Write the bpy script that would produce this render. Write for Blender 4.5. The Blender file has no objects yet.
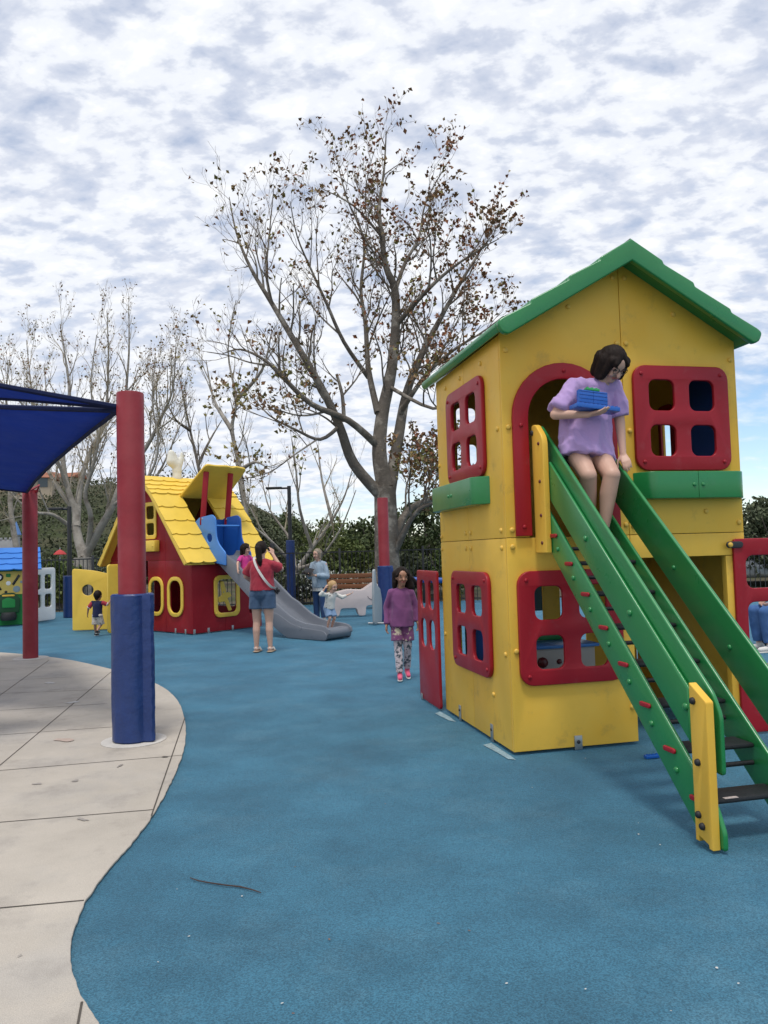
import bpy, bmesh, math, random
from mathutils import Vector, Matrix, noise as mnoise
R = math.radians
V = Vector
random.seed(7)
scn = bpy.context.scene
COL = scn.collection

# ------------------------------------------------------------------ camera, sky, sun, exposure
CAM_H, FPX, PITCH, ROLL = 1.45, 769.0, 0.052, 0.0284
cam = bpy.data.objects.new('camera', bpy.data.cameras.new('camera'))
COL.objects.link(cam)
cam.data.sensor_fit = 'VERTICAL'; cam.data.sensor_height = 36.0
cam.data.lens = FPX / 1024 * 36.0
cam.data.clip_start = 0.05; cam.data.clip_end = 2000
cam.matrix_world = Matrix.Translation((0, 0, CAM_H)) @ Matrix.Rotation(R(90) + PITCH, 4, 'X') @ Matrix.Rotation(-ROLL, 4, 'Z')
scn.camera = cam
scn.view_settings.view_transform = 'Standard'; scn.view_settings.look = 'None'
scn.view_settings.exposure = 0.45; scn.view_settings.gamma = 1.0; scn.view_settings.use_curve_mapping = False
scn.cycles.max_bounces = 6; scn.cycles.diffuse_bounces = 3; scn.cycles.glossy_bounces = 3
scn.cycles.use_denoising = True
SUN_EL, SUN_ROT = R(72), R(186)

world = bpy.data.worlds.new('World'); scn.world = world; world.use_nodes = True
def build_world():
    nt = world.node_tree; nt.nodes.clear(); N = nt.nodes; L = nt.links
    def n(t, **k):
        x = N.new(t)
        for a, b in k.items(): setattr(x, a, b)
        return x
    def math_(op, a, b=None, c=None, clamp=False):
        x = n('ShaderNodeMath', operation=op, use_clamp=clamp)
        for i, v in enumerate((a, b, c)):
            if v is None: continue
            if isinstance(v, (int, float)): x.inputs[i].default_value = v
            else: L.new(v, x.inputs[i])
        return x.outputs[0]
    tc = n('ShaderNodeTexCoord'); sep = n('ShaderNodeSeparateXYZ'); L.new(tc.outputs['Generated'], sep.inputs[0])
    X, Y, Z = sep.outputs
    zz = math_('ADD', math_('MAXIMUM', Z, 0.0), 0.30)
    comb = n('ShaderNodeCombineXYZ'); L.new(math_('DIVIDE', X, zz), comb.inputs[0]); L.new(math_('DIVIDE', Y, zz), comb.inputs[1])
    mp = n('ShaderNodeMapping'); mp.inputs['Rotation'].default_value = (0, 0, R(35)); mp.inputs['Scale'].default_value = (1.0, 1.45, 1); mp.inputs['Location'].default_value = (3.1, 1.7, 0)
    L.new(comb.outputs[0], mp.inputs[0])
    def noise(scale, det, rough, dist=0.0):
        x = n('ShaderNodeTexNoise'); x.inputs['Scale'].default_value = scale; x.inputs['Detail'].default_value = det
        x.inputs['Roughness'].default_value = rough; x.inputs['Distortion'].default_value = dist
        L.new(mp.outputs[0], x.inputs['Vector']); return x.outputs['Fac']
    n1 = noise(11.5, 5, 0.55, 0.15); n2 = noise(2.6, 3, 0.5); n3 = noise(25.0, 4, 0.55, 0.1)
    v = math_('ADD', math_('ADD', math_('MULTIPLY', n1, 0.70), math_('MULTIPLY', n2, 0.22)), math_('MULTIPLY', n3, 0.28))
    ramp = n('ShaderNodeValToRGB'); L.new(v, ramp.inputs[0]); cr = ramp.color_ramp; cr.interpolation = 'EASE'
    cr.elements[0].position = 0.40; cr.elements[0].color = (0.56, 0.615, 0.735, 1)
    cr.elements[1].position = 0.76; cr.elements[1].color = (0.97, 0.98, 1.0, 1)
    e = cr.elements.new(0.54); e.color = (0.68, 0.72, 0.82, 1)
    e = cr.elements.new(0.635); e.color = (0.84, 0.87, 0.93, 1)
    # cover: thin only in the deepest gaps and low down on the right
    cov = n('ShaderNodeMapRange'); cov.inputs['From Min'].default_value = 0.31; cov.inputs['From Max'].default_value = 0.38
    L.new(v, cov.inputs['Value'])
    el = n('ShaderNodeMapRange'); el.interpolation_type = 'SMOOTHSTEP'; el.inputs['From Min'].default_value = 0.10; el.inputs['From Max'].default_value = 0.29
    tilt = math_('ADD', math_('SUBTRACT', Z, math_('MULTIPLY', X, 0.33)), 0.13)
    L.new(tilt, el.inputs['Value'])
    low = math_('ADD', el.outputs[0], math_('MULTIPLY', math_('SUBTRACT', n1, 0.5), 1.6), clamp=True)
    fac = math_('MULTIPLY', cov.outputs[0], low, clamp=True)
    sky = n('ShaderNodeTexSky'); sky.sky_type = 'NISHITA'; sky.sun_disc = False
    sky.sun_elevation = SUN_EL; sky.sun_rotation = SUN_ROT; sky.air_density = 1.0; sky.dust_density = 0.1; sky.ozone_density = 2.5
    b1 = n('ShaderNodeBackground'); b1.inputs['Strength'].default_value = 0.12; L.new(sky.outputs[0], b1.inputs['Color'])
    b2 = n('ShaderNodeBackground'); b2.inputs['Strength'].default_value = 0.80; L.new(ramp.outputs[0], b2.inputs['Color'])
    mix = n('ShaderNodeMixShader'); L.new(fac, mix.inputs[0]); L.new(b1.outputs[0], mix.inputs[1]); L.new(b2.outputs[0], mix.inputs[2])
    out = n('ShaderNodeOutputWorld'); L.new(mix.outputs[0], out.inputs['Surface'])
build_world()
sun = bpy.data.objects.new('sun', bpy.data.lights.new('sun', 'SUN')); COL.objects.link(sun)
sun.data.energy = 1.7; sun.data.angle = R(12); sun.data.color = (1.0, 0.96, 0.9)
sd = V((math.sin(SUN_ROT) * math.cos(SUN_EL), math.cos(SUN_ROT) * math.cos(SUN_EL), math.sin(SUN_EL)))
sun.rotation_euler = sd.to_track_quat('Z', 'Y').to_euler()

# ------------------------------------------------------------------ where things stand: the surveyed view
CAM_O = V((0, 0, CAM_H))
def ray(u, v):
    du, dv = u - 384, v - 512
    c, s = math.cos(ROLL), math.sin(ROLL)
    a = (du * c - dv * s) / FPX; b = -(du * s + dv * c) / FPX
    return V((a, math.cos(PITCH) - b * math.sin(PITCH), math.sin(PITCH) + b * math.cos(PITCH)))
def gnd(u, v, z=0.0):
    r = ray(u, v); return CAM_O + r * ((z - CAM_H) / r.z)
def at(u, v, Y):
    r = ray(u, v); return CAM_O + r * (Y / r.y)

# ------------------------------------------------------------------ materials
MATS = {}
def mat(name, col, rough=0.5, spec=0.5, var=0.08, vscale=3.0, bump=0.0, bscale=60.0, metal=0.0, col2=None, c2scale=2.0, c2lo=0.45, c2hi=0.6,
        fine=0.0, fscale=200.0, sheen=0.0, coat=0.0, stretch=None, trans=0.0, bdist=0.01, grime=None):
    if name in MATS: return MATS[name]
    m = bpy.data.materials.new(name); m.use_nodes = True; MATS[name] = m
    nt = m.node_tree; N = nt.nodes; L = nt.links; p = N['Principled BSDF']
    p.inputs['Roughness'].default_value = rough; p.inputs['Specular IOR Level'].default_value = spec; p.inputs['Metallic'].default_value = metal
    p.inputs['Sheen Weight'].default_value = sheen; p.inputs['Coat Weight'].default_value = coat
    if trans: p.inputs['Transmission Weight'].default_value = trans
    tc = N.new('ShaderNodeTexCoord'); vec = tc.outputs['Object']
    if stretch:
        mp = N.new('ShaderNodeMapping'); mp.inputs['Scale'].default_value = stretch; L.new(vec, mp.inputs[0]); vec = mp.outputs[0]
    def noise(scale, det=4, rgh=0.6):
        x = N.new('ShaderNodeTexNoise'); x.inputs['Scale'].default_value = scale; x.inputs['Detail'].default_value = det; x.inputs['Roughness'].default_value = rgh
        L.new(vec, x.inputs['Vector']); return x.outputs['Fac']
    def mixc(fac, a, b):
        x = N.new('ShaderNodeMix'); x.data_type = 'RGBA'
        if isinstance(fac, float): x.inputs[0].default_value = fac
        else: L.new(fac, x.inputs[0])
        for i, c in ((6, a), (7, b)):
            if isinstance(c, tuple): x.inputs[i].default_value = (*c, 1) if len(c) == 3 else c
            else: L.new(c, x.inputs[i])
        return x.outputs[2]
    def rng(v, lo, hi, a=0.0, b=1.0):
        x = N.new('ShaderNodeMapRange'); x.inputs['From Min'].default_value = lo; x.inputs['From Max'].default_value = hi
        x.inputs['To Min'].default_value = a; x.inputs['To Max'].default_value = b; L.new(v, x.inputs['Value']); return x.outputs[0]
    c = tuple(col)
    if col2 is not None: c = mixc(rng(noise(c2scale, 5), c2lo, c2hi), c, tuple(col2))
    if grime:
        gs, glo, ghi, gk, gc = grime
        c = mixc(rng(noise(gs, 8, 0.72), glo, ghi, 0.0, gk), c, gc)
    def hsv(c, val):
        x = N.new('ShaderNodeHueSaturation'); L.new(val, x.inputs['Value'])
        if isinstance(c, tuple): x.inputs['Color'].default_value = (*c, 1)
        else: L.new(c, x.inputs['Color'])
        return x.outputs[0]
    if var: c = hsv(c, rng(noise(vscale, 5, 0.65), 0.3, 0.7, 1 - var, 1 + var))
    if fine: c = hsv(c, rng(noise(fscale, 2, 0.5), 0.35, 0.65, 1 - fine, 1 + fine))
    if isinstance(c, tuple): p.inputs['Base Color'].default_value = (*c, 1)
    else: L.new(c, p.inputs['Base Color'])
    if var: L.new(rng(noise(vscale * 1.7, 4), 0.3, 0.7, max(0, rough - 0.07), min(1, rough + 0.09)), p.inputs['Roughness'])
    if bump:
        b = N.new('ShaderNodeBump'); b.inputs['Strength'].default_value = bump; b.inputs['Distance'].default_value = bdist
        L.new(noise(bscale, 3), b.inputs['Height']); L.new(b.outputs[0], p.inputs['Normal'])
    return m

YEL = mat('yellow_plastic', (0.78, 0.485, 0.072), 0.45, 0.25, 0.07, 2.4, 0.06, 120, col2=(0.72, 0.42, 0.05), c2scale=1.2, grime=(4.5, 0.56, 0.70, 0.38, (0.30, 0.20, 0.07)))
RED = mat('red_plastic', (0.31, 0.010, 0.020), 0.38, 0.3, 0.08, 2.0, 0.05, 140, grime=(6, 0.56, 0.70, 0.35, (0.30, 0.07, 0.08)))
GRN = mat('green_plastic', (0.013, 0.195, 0.050), 0.32, 0.45, 0.08, 2.0, 0.05, 140, coat=0.4, grime=(6, 0.56, 0.70, 0.30, (0.06, 0.20, 0.10)))
GRN.node_tree.nodes['Principled BSDF'].inputs['Coat Roughness'].default_value = 0.28
BLU = mat('blue_plastic', (0.012, 0.085, 0.36), 0.4, 0.45, 0.08, 2.0, 0.04, 140)
LBL = mat('light_blue_plastic', (0.06, 0.22, 0.60), 0.4, 0.45, 0.06, 2.0)
BLKP = mat('black_rubber', (0.016, 0.017, 0.02), 0.55, 0.4, 0.2, 8.0, 0.15, 90)
GREYP = mat('grey_slide_plastic', (0.135, 0.148, 0.175), 0.33, 0.5, 0.06, 3.0, 0.04, 80)
STEEL = mat('galvanised_steel', (0.42, 0.43, 0.44), 0.45, 0.5, 0.15, 20, metal=0.9)
DKMETAL = mat('dark_metal', (0.02, 0.021, 0.024), 0.45, 0.5, 0.1, 6.0)
BARNRED = mat('barn_red_plastic', (0.27, 0.010, 0.018), 0.5, 0.25, 0.1, 2.0, 0.05, 120, grime=(5, 0.56, 0.70, 0.35, (0.27, 0.05, 0.05)))
BARNYEL = mat('barn_yellow_plastic', (0.78, 0.53, 0.075), 0.45, 0.4, 0.06, 3.0)
POLERED = mat('pole_red_paint', (0.225, 0.012, 0.022), 0.48, 0.4, 0.12, 4.0, 0.06, 60, col2=(0.25, 0.026, 0.036), c2scale=1.5)
PADBLUE = mat('pad_navy_vinyl', (0.010, 0.034, 0.145), 0.42, 0.5, 0.12, 7.0, 0.35, 14, bdist=0.02)
SAIL = mat('shade_sail_fabric', (0.006, 0.040, 0.33), 0.75, 0.2, 0.1, 2.0, 0.2, 6, bdist=0.03)
def _thin(m, c):
    nt = m.node_tree; p = nt.nodes['Principled BSDF']; t = nt.nodes.new('ShaderNodeBsdfTranslucent'); t.inputs['Color'].default_value = (*c, 1)
    a = nt.nodes.new('ShaderNodeAddShader'); nt.links.new(p.outputs[0], a.inputs[0]); nt.links.new(t.outputs[0], a.inputs[1]); nt.links.new(a.outputs[0], nt.nodes['Material Output'].inputs['Surface'])
_thin(SAIL, (0.001, 0.009, 0.09))
SAILD = mat('sail_hem_fabric', (0.004, 0.010, 0.05), 0.7, 0.2, 0.1, 9)
WHITEP = mat('white_plastic', (0.84, 0.85, 0.86), 0.42, 0.4, 0.04, 3.0)
PINKW = mat('pale_pink_plastic', (0.60, 0.52, 0.51), 0.5, 0.4, 0.06, 4)
GREENH = mat('green_house_plastic', (0.012, 0.20, 0.045), 0.42, 0.4, 0.08, 3)
TILEBLUE = mat('blue_roof_plastic', (0.05, 0.19, 0.56), 0.6, 0.15, 0.07, 3)
PINK = mat('pink_plastic', (0.66, 0.26, 0.28), 0.5, 0.4, 0.05, 3)
WOOD = mat('bench_wood', (0.20, 0.085, 0.04), 0.6, 0.3, 0.2, 2.0, 0.2, 30, stretch=(1, 12, 12))
RUBBER = mat('blue_rubber_crumb', (0.030, 0.101, 0.148), 0.74, 0.32, 0.30, 1.5, 0.9, 150, fine=0.36, fscale=150, col2=(0.036, 0.122, 0.178), c2scale=0.5, c2lo=0.4, c2hi=0.62, bdist=0.006, sheen=0.45, grime=(1.3, 0.50, 0.68, 0.40, (0.085, 0.165, 0.205)))
RUBBER.node_tree.nodes['Principled BSDF'].inputs['Sheen Tint'].default_value = (0.20, 0.55, 0.85, 1); RUBBER.node_tree.nodes['Principled BSDF'].inputs['Sheen Roughness'].default_value = 0.45
CONC = mat('plaza_concrete', (0.42, 0.378, 0.325), 0.8, 0.3, 0.13, 1.1, 0.35, 120, fine=0.13, fscale=260, col2=(0.375, 0.35, 0.32), c2scale=1.3, c2lo=0.5, c2hi=0.72, bdist=0.003, grime=(2.6, 0.52, 0.72, 0.55, (0.27, 0.235, 0.20)))
CONC2 = mat('pole_footing_concrete', (0.50, 0.475, 0.44), 0.8, 0.3, 0.1, 5.0, 0.3, 90, fine=0.1, bdist=0.003)
JOINT = mat('joint_filler', (0.085, 0.075, 0.065), 0.9, 0.2, 0.3, 12)
DIRT = mat('earth', (0.10, 0.085, 0.06), 0.95, 0.1, 0.3, 0.6, 0.5, 8, col2=(0.05, 0.06, 0.028), c2scale=0.3)
STAIN = mat('stain_grey', (0.27, 0.245, 0.225), 0.85, 0.2, 0.2, 12)
CHALK = mat('chalk_residue', (0.22, 0.32, 0.37), 0.9, 0.2, 0.25, 25, 0.4, 150, fine=0.3)
BARK = mat('sycamore_bark', (0.145, 0.125, 0.105), 0.9, 0.15, 0.25, 2.5, 0.9, 22, col2=(0.30, 0.27, 0.23), c2scale=2.2, c2lo=0.5, c2hi=0.62, bdist=0.03)
BARKP = mat('pale_bark', (0.33, 0.305, 0.27), 0.9, 0.15, 0.2, 2.5, 0.8, 18, col2=(0.19, 0.165, 0.14), c2scale=2.0, c2lo=0.5, c2hi=0.66, bdist=0.03)
TWIG = mat('twig_bark', (0.17, 0.135, 0.105), 0.9, 0.15, 0.2, 3)
TWIGP = mat('pale_twig_bark', (0.32, 0.275, 0.20), 0.9, 0.15, 0.2, 3)
def leafmat(name, a, b, sc=1.1, lo=0.42, hi=0.6): return mat(name, a, 0.6, 0.3, 0.35, 9.0, col2=b, c2scale=sc, c2lo=lo, c2hi=hi)
LEAFBR = leafmat('autumn_leaf', (0.23, 0.085, 0.040), (0.17, 0.11, 0.045))
LEAFY = leafmat('olive_bud_leaf', (0.20, 0.19, 0.06), (0.22, 0.12, 0.06))
LEAFD = leafmat('dark_evergreen_leaf', (0.050, 0.075, 0.026), (0.085, 0.105, 0.036))
LEAFM = leafmat('mid_green_leaf', (0.085, 0.12, 0.032), (0.13, 0.15, 0.045))
LEAFG = leafmat('grey_green_leaf', (0.105, 0.12, 0.065), (0.065, 0.08, 0.042))
SKIN = mat('fair_skin', (0.56, 0.34, 0.255), 0.5, 0.4, 0.05, 8, 0.05, 200)
SKINT = mat('tan_skin', (0.36, 0.185, 0.12), 0.5, 0.4, 0.05, 8)
HAIRD = mat('dark_brown_hair', (0.016, 0.010, 0.008), 0.62, 0.15, 0.3, 30, 0.5, 40, stretch=(3, 3, 0.35), bdist=0.01)
HAIRB = mat('blond_hair', (0.42, 0.26, 0.11), 0.45, 0.4, 0.2, 30, 0.5, 50)
HAIRG = mat('grey_blond_hair', (0.22, 0.175, 0.13), 0.45, 0.4, 0.2, 30, 0.5, 50)
def cloth(name, c, var=0.1, **k): return mat(name, c, 0.85, 0.15, var, 6.0, 0.25, 26, sheen=0.15, **k)
LILAC = cloth('lilac_jersey', (0.41, 0.28, 0.53), 0.08)
BLKCLOTH = cloth('black_cloth', (0.012, 0.012, 0.015))
REDSHIRT = cloth('red_jersey', (0.34, 0.035, 0.055))
DENIM = cloth('denim', (0.055, 0.095, 0.165), 0.2, fine=0.15, fscale=400)
DENIML = cloth('light_denim', (0.17, 0.26, 0.40), 0.15)
DENIMD = cloth('dark_denim', (0.03, 0.065, 0.16), 0.15)
JACKET = cloth('pale_blue_chambray', (0.27, 0.35, 0.43), 0.1)
WHITEC = cloth('white_cloth', (0.62, 0.60, 0.56), 0.08, col2=(0.08, 0.08, 0.08), c2scale=16, c2lo=0.62, c2hi=0.66)
PURPLE = cloth('purple_jersey', (0.185, 0.065, 0.17), 0.1)
FLORAL = cloth('purple_print_cloth', (0.20, 0.07, 0.17), 0.1, col2=(0.55, 0.48, 0.36), c2scale=17, c2lo=0.55, c2hi=0.6)
LEGGING = cloth('patterned_legging_cloth', (0.58, 0.50, 0.53), 0.06, col2=(0.07, 0.09, 0.11), c2scale=26, c2lo=0.50, c2hi=0.54)
HOTPINK = cloth('pink_cloth', (0.58, 0.05, 0.24))
PINKSHOE = cloth('pink_shoe', (0.68, 0.11, 0.20))
NAVY = cloth('navy_jersey', (0.012, 0.016, 0.05))
KHAKI = cloth('pale_checked_cloth', (0.52, 0.46, 0.40), 0.06, col2=(0.25, 0.21, 0.19), c2scale=18, c2lo=0.56, c2hi=0.6)
SANDAL = mat('tan_sandal', (0.36, 0.26, 0.18), 0.6, 0.3)
WHITESH = mat('white_shoe', (0.62, 0.61, 0.58), 0.6, 0.3)
EYEM = mat('eye_dark', (0.01, 0.008, 0.008), 0.2, 0.5, 0)
LIP = mat('lip', (0.35, 0.11, 0.10), 0.5, 0.4, 0)
BLACK = mat('black_gloss', (0.008, 0.008, 0.01), 0.2, 0.5, 0)
BRICKB = mat('blue_toy_plastic', (0.008, 0.10, 0.42), 0.28, 0.5, 0.04)
BRICKG = mat('green_toy_plastic', (0.02, 0.30, 0.08), 0.3, 0.5, 0.04)

# ------------------------------------------------------------------ object helpers
def tag(o, label=None, cat=None, group=None, kind=None):
    if label: o['label'] = label
    if cat: o['category'] = cat
    if group: o['group'] = group
    if kind: o['kind'] = kind
    return o
def root(name, loc, rz=0.0, label=None, cat=None, group=None):
    o = bpy.data.objects.new(name, None); COL.objects.link(o); o.empty_display_size = 0.2
    o.location = loc; o.rotation_euler = (0, 0, rz)
    return tag(o, label, cat, group)
def link(name, me, m=None, parent=None, angle=35):
    if m is not None:
        me.materials.clear(); me.materials.append(m)
    if angle is not None:
        me.polygons.foreach_set('use_smooth', [True] * len(me.polygons))
        me.set_sharp_from_angle(angle=R(angle))
    o = bpy.data.objects.new(name, me); COL.objects.link(o)
    if parent: o.parent = parent
    return o
def from_bm(name, bm, m=None, parent=None, angle=35):
    bmesh.ops.recalc_face_normals(bm, faces=bm.faces)
    me = bpy.data.meshes.new(name); bm.to_mesh(me); bm.free()
    return link(name, me, m, parent, angle)
def raw(name, verts, faces, m=None, parent=None, angle=35):
    me = bpy.data.meshes.new(name); me.from_pydata([tuple(v) for v in verts], [], faces); me.update()
    return link(name, me, m, parent, angle)

def rrect(x0, y0, x1, y1, r, n=5):
    pts = []
    for cx, cy, a0 in ((x1 - r, y0 + r, -90), (x1 - r, y1 - r, 0), (x0 + r, y1 - r, 90), (x0 + r, y0 + r, 180)):
        for i in range(n + 1):
            a = R(a0 + 90 * i / n); pts.append((cx + r * math.cos(a), cy + r * math.sin(a)))
    return pts
def rpoly(pts, r, n=4):
    """polygon with rounded corners; r one radius or a list"""
    out = []; N = len(pts)
    for i in range(N):
        p, a, b = V(pts[i]), V(pts[i - 1]), V(pts[(i + 1) % N])
        rr = r[i] if isinstance(r, (list, tuple)) else r
        if rr <= 0: out.append(tuple(p)); continue
        d1, d2 = (a - p), (b - p); t = min(rr, d1.length * 0.45, d2.length * 0.45)
        s, e = p + d1.normalized() * t, p + d2.normalized() * t
        for k in range(n + 1):
            q = k / n; out.append(tuple(s * (1 - q) ** 2 + p * 2 * q * (1 - q) + e * q * q))
    return out
def circ(cx, cy, r, n=20): return [(cx + r * math.cos(2 * math.pi * i / n), cy + r * math.sin(2 * math.pi * i / n)) for i in range(n)]

def panel_mesh(outline, holes=(), t=0.02, bev=0.004, res=2):
    cu = bpy.data.curves.new('tmp', 'CURVE'); cu.dimensions = '2D'; cu.fill_mode = 'BOTH'
    bev = min(bev, t * 0.49)
    cu.extrude = t / 2 - bev; cu.bevel_depth = bev; cu.bevel_resolution = res; cu.offset = -bev
    for pts in (outline, *holes):
        s = cu.splines.new('POLY'); s.points.add(len(pts) - 1)
        for p, q in zip(s.points, pts): p.co = (q[0], q[1], 0, 1)
        s.use_cyclic_u = True
    o = bpy.data.objects.new('tmp', cu); COL.objects.link(o)
    dg = bpy.context.evaluated_depsgraph_get()
    me = bpy.data.meshes.new_from_object(o.evaluated_get(dg))
    bpy.data.objects.remove(o); bpy.data.curves.remove(cu)
    return me
def xform(me, fn):
    bm = bmesh.new(); bm.from_mesh(me)
    bmesh.ops.remove_doubles(bm, verts=bm.verts, dist=1e-5)
    for v in bm.verts: v.co = fn(*v.co)
    bmesh.ops.recalc_face_normals(bm, faces=bm.faces)
    bm.to_mesh(me); bm.free(); return me
def front(y0):   # outline in (x, z); w grows towards -y
    return lambda u, v, w: V((u, y0 - w, v))
def side(x0):    # outline in (y, z); w grows towards -x
    return lambda u, v, w: V((x0 - w, u, v))
def flat(z0):
    return lambda u, v, w: V((u, v, z0 + w))
def panel(name, outline, holes, t, fn, m, parent=None, bev=0.004, w0=0.0, res=2):
    """slab from w0 to w0+t along the outward axis of fn"""
    me = panel_mesh(outline, holes, t, bev, res)
    xform(me, lambda a, b, c: fn(a, b, c + w0 + t / 2))
    me.name = name
    return link(name, me, m, parent, 40)

def bm_box(bm, c, s, M=None):
    r = bmesh.ops.create_cube(bm, size=1.0)
    for v in r['verts']:
        v.co = V((v.co.x * s[0], v.co.y * s[1], v.co.z * s[2])) + V(c)
        if M: v.co = M @ v.co
    return r['verts']
def box(name, c, s, m, parent=None, bev=0.004, M=None, seg=2):
    bm = bmesh.new(); bm_box(bm, c, s, M)
    if bev: bmesh.ops.bevel(bm, geom=bm.edges[:], offset=bev, segments=seg, profile=0.5, affect='EDGES')
    return from_bm(name, bm, m, parent)
def frame_of(d):
    d = d.normalized(); up = V((0, 0, 1)) if abs(d.z) < 0.9 else V((1, 0, 0))
    a = d.cross(up).normalized(); return a, a.cross(d).normalized()
def bm_tube(bm, pts, rad, n=10, caps=True):
    pts = [V(p) for p in pts]
    if not isinstance(rad, (list, tuple)): rad = [rad] * len(pts)
    rings = []; a = None
    for i, p in enumerate(pts):
        d = (pts[min(i + 1, len(pts) - 1)] - pts[max(i - 1, 0)])
        if d.length < 1e-9: d = V((0, 0, 1))
        d.normalize()
        if a is None: a, b = frame_of(d)
        else:
            a = (a - d * a.dot(d)); a = a.normalized() if a.length > 1e-6 else frame_of(d)[0]; b = d.cross(a)
        b = d.cross(a)
        rings.append([bm.verts.new(p + (a * math.cos(2 * math.pi * k / n) + b * math.sin(2 * math.pi * k / n)) * rad[i]) for k in range(n)])
    for r0, r1 in zip(rings, rings[1:]):
        for k in range(n): bm.faces.new((r0[k], r0[(k + 1) % n], r1[(k + 1) % n], r1[k]))
    if caps:
        bm.faces.new(rings[0][::-1]); bm.faces.new(rings[-1])
def tube(name, pts, rad, m, parent=None, n=12, angle=40):
    bm = bmesh.new(); bm_tube(bm, pts, rad, n); return from_bm(name, bm, m, parent, angle)
def lathe(name, prof, m, parent=None, c=(0, 0, 0), n=32):
    bm = bmesh.new(); rings = []
    for r, z in prof: rings.append([bm.verts.new((c[0] + r * math.cos(2 * math.pi * k / n), c[1] + r * math.sin(2 * math.pi * k / n), c[2] + z)) for k in range(n)])
    for a, b in zip(rings, rings[1:]):
        for k in range(n): bm.faces.new((a[k], a[(k + 1) % n], b[(k + 1) % n], b[k]))
    bm.faces.new(rings[0][::-1]); bm.faces.new(rings[-1])
    return from_bm(name, bm, m, parent)

_dome = {}
def dome_mesh(r, m, h=0.6):
    k = (r, m.name, h)
    if k not in _dome:
        bm = bmesh.new(); n = 12
        prof = [(r, 0), (r, r * h * 0.35), (r * 0.82, r * h * 0.75), (r * 0.45, r * h * 0.96)]
        rings = [[bm.verts.new((a * math.cos(2 * math.pi * i / n), a * math.sin(2 * math.pi * i / n), z)) for i in range(n)] for a, z in prof]
        for a, b in zip(rings, rings[1:]):
            for i in range(n): bm.faces.new((a[i], a[(i + 1) % n], b[(i + 1) % n], b[i]))
        bm.faces.new(rings[-1]); bm.faces.new(rings[0][::-1])
        me = bpy.data.meshes.new('bolt'); bm.to_mesh(me); bm.free(); me.materials.append(m)
        me.polygons.foreach_set('use_smooth', [True] * len(me.polygons)); me.set_sharp_from_angle(angle=R(60))
        _dome[k] = me
    return _dome[k]
def bolt(parent, p, nrm, r=0.016, m=None, name='bolt', h=0.75):
    o = bpy.data.objects.new(name, dome_mesh(r, m, h)); COL.objects.link(o); o.parent = parent
    o.location = p; o.rotation_euler = V(nrm).to_track_quat('Z', 'Y').to_euler(); return o
OUT_F, OUT_L = (0, -1, 0), (-1, 0, 0)

# ================================================================== SETTING
g = raw('ground', [(-400, -60, -0.03), (400, -60, -0.03), (400, 600, -0.03), (-400, 600, -0.03)], [(0, 1, 2, 3)], DIRT); tag(g, kind='structure')
g = raw('rubber_surface', [(-16, -4, -0.004), (14, -4, -0.004), (14, 22.2, -0.004), (-16, 22.2, -0.004)], [(0, 1, 2, 3)], RUBBER); tag(g, kind='structure')
def catmull(pts, n=8):
    P = [V(p) for p in pts]; out = []
    for i in range(len(P) - 1):
        p0, p1, p2, p3 = P[max(i - 1, 0)], P[i], P[i + 1], P[min(i + 2, len(P) - 1)]
        for k in range(n):
            t = k / n
            out.append(0.5 * ((2 * p1) + (p2 - p0) * t + (2 * p0 - 5 * p1 + 4 * p2 - p3) * t * t + (3 * p1 - p0 - 3 * p2 + p3) * t ** 3))
    out.append(P[-1]); return out
edge_px = [(112, 1046), (98, 1024), (85, 1005), (77, 989), (72, 970), (71, 945), (85, 905), (108, 872), (132, 845), (152, 818), (167, 792), (178, 768), (185, 745), (185, 722), (178, 702), (163, 688), (140, 678), (112, 670), (60, 659), (0, 653)]
edge = [gnd(u, v).xy for u, v in edge_px]
edge = [V((0.9, 0.2)), V((-0.30, 1.75))] + edge + [V((-8.5, 13.6)), V((-12, 14.0))]
edge = [tuple(p + V((mnoise.noise((p.x * 17, p.y * 17, 0)) * 0.007, mnoise.noise((p.x * 17, p.y * 17, 5)) * 0.007))) for p in catmull(edge, 14)]
conc = panel('concrete_paving', edge + [(-16, 13.5), (-16, -3), (0.9, -3)], [], 0.012, flat(0), CONC, bev=0.004); tag(conc, kind='structure')
def strip(name, a, b, w, z, m, parent=None):
    a, b = V(a), V(b); d = (b - a).xy.normalized(); s = V((-d.y, d.x, 0)) * w / 2
    return raw(name, [(a + s).xy.to_3d() + V((0, 0, z)), (b + s).xy.to_3d() + V((0, 0, z)), (b - s).xy.to_3d() + V((0, 0, z)), (a - s).xy.to_3d() + V((0, 0, z))], [(0, 1, 2, 3)], m, parent)
joints = [((-160, 903), (111, 673)), ((-160, 748), (112, 728.5)), ((-160, 786), (183, 757)), ((-160, 838), (153, 812)), ((-160, 926), (84, 903.5)), ((185, 719), (151.5, 818)),
          ((82, 1006), (74, 1050)), ((-160, 722), (107, 705)), ((-160, 701), (110, 690.5)), ((-60, 740), (49, 661)), ((-160, 690), (75, 678)), ((-160, 676), (45, 668))]
for a, b in joints: strip('control_joint', gnd(*a), gnd(*b), 0.008, 0.0145, JOINT, conc)
def blot(name, c, r, m, z, parent=None, sq=0.5, rot=0.0, seed=0, n=22):
    pts = []
    for i in range(n):
        a = 2 * math.pi * i / n; rr = r * (0.72 + 0.55 * mnoise.noise((math.cos(a) * 1.7 + seed, math.sin(a) * 1.7, seed * 3.1)))
        x, y = rr * math.cos(a), rr * sq * math.sin(a)
        pts.append((c[0] + x * math.cos(rot) - y * math.sin(rot), c[1] + x * math.sin(rot) + y * math.cos(rot), z))
    return raw(name, pts, [tuple(range(n))], m, parent)
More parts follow.
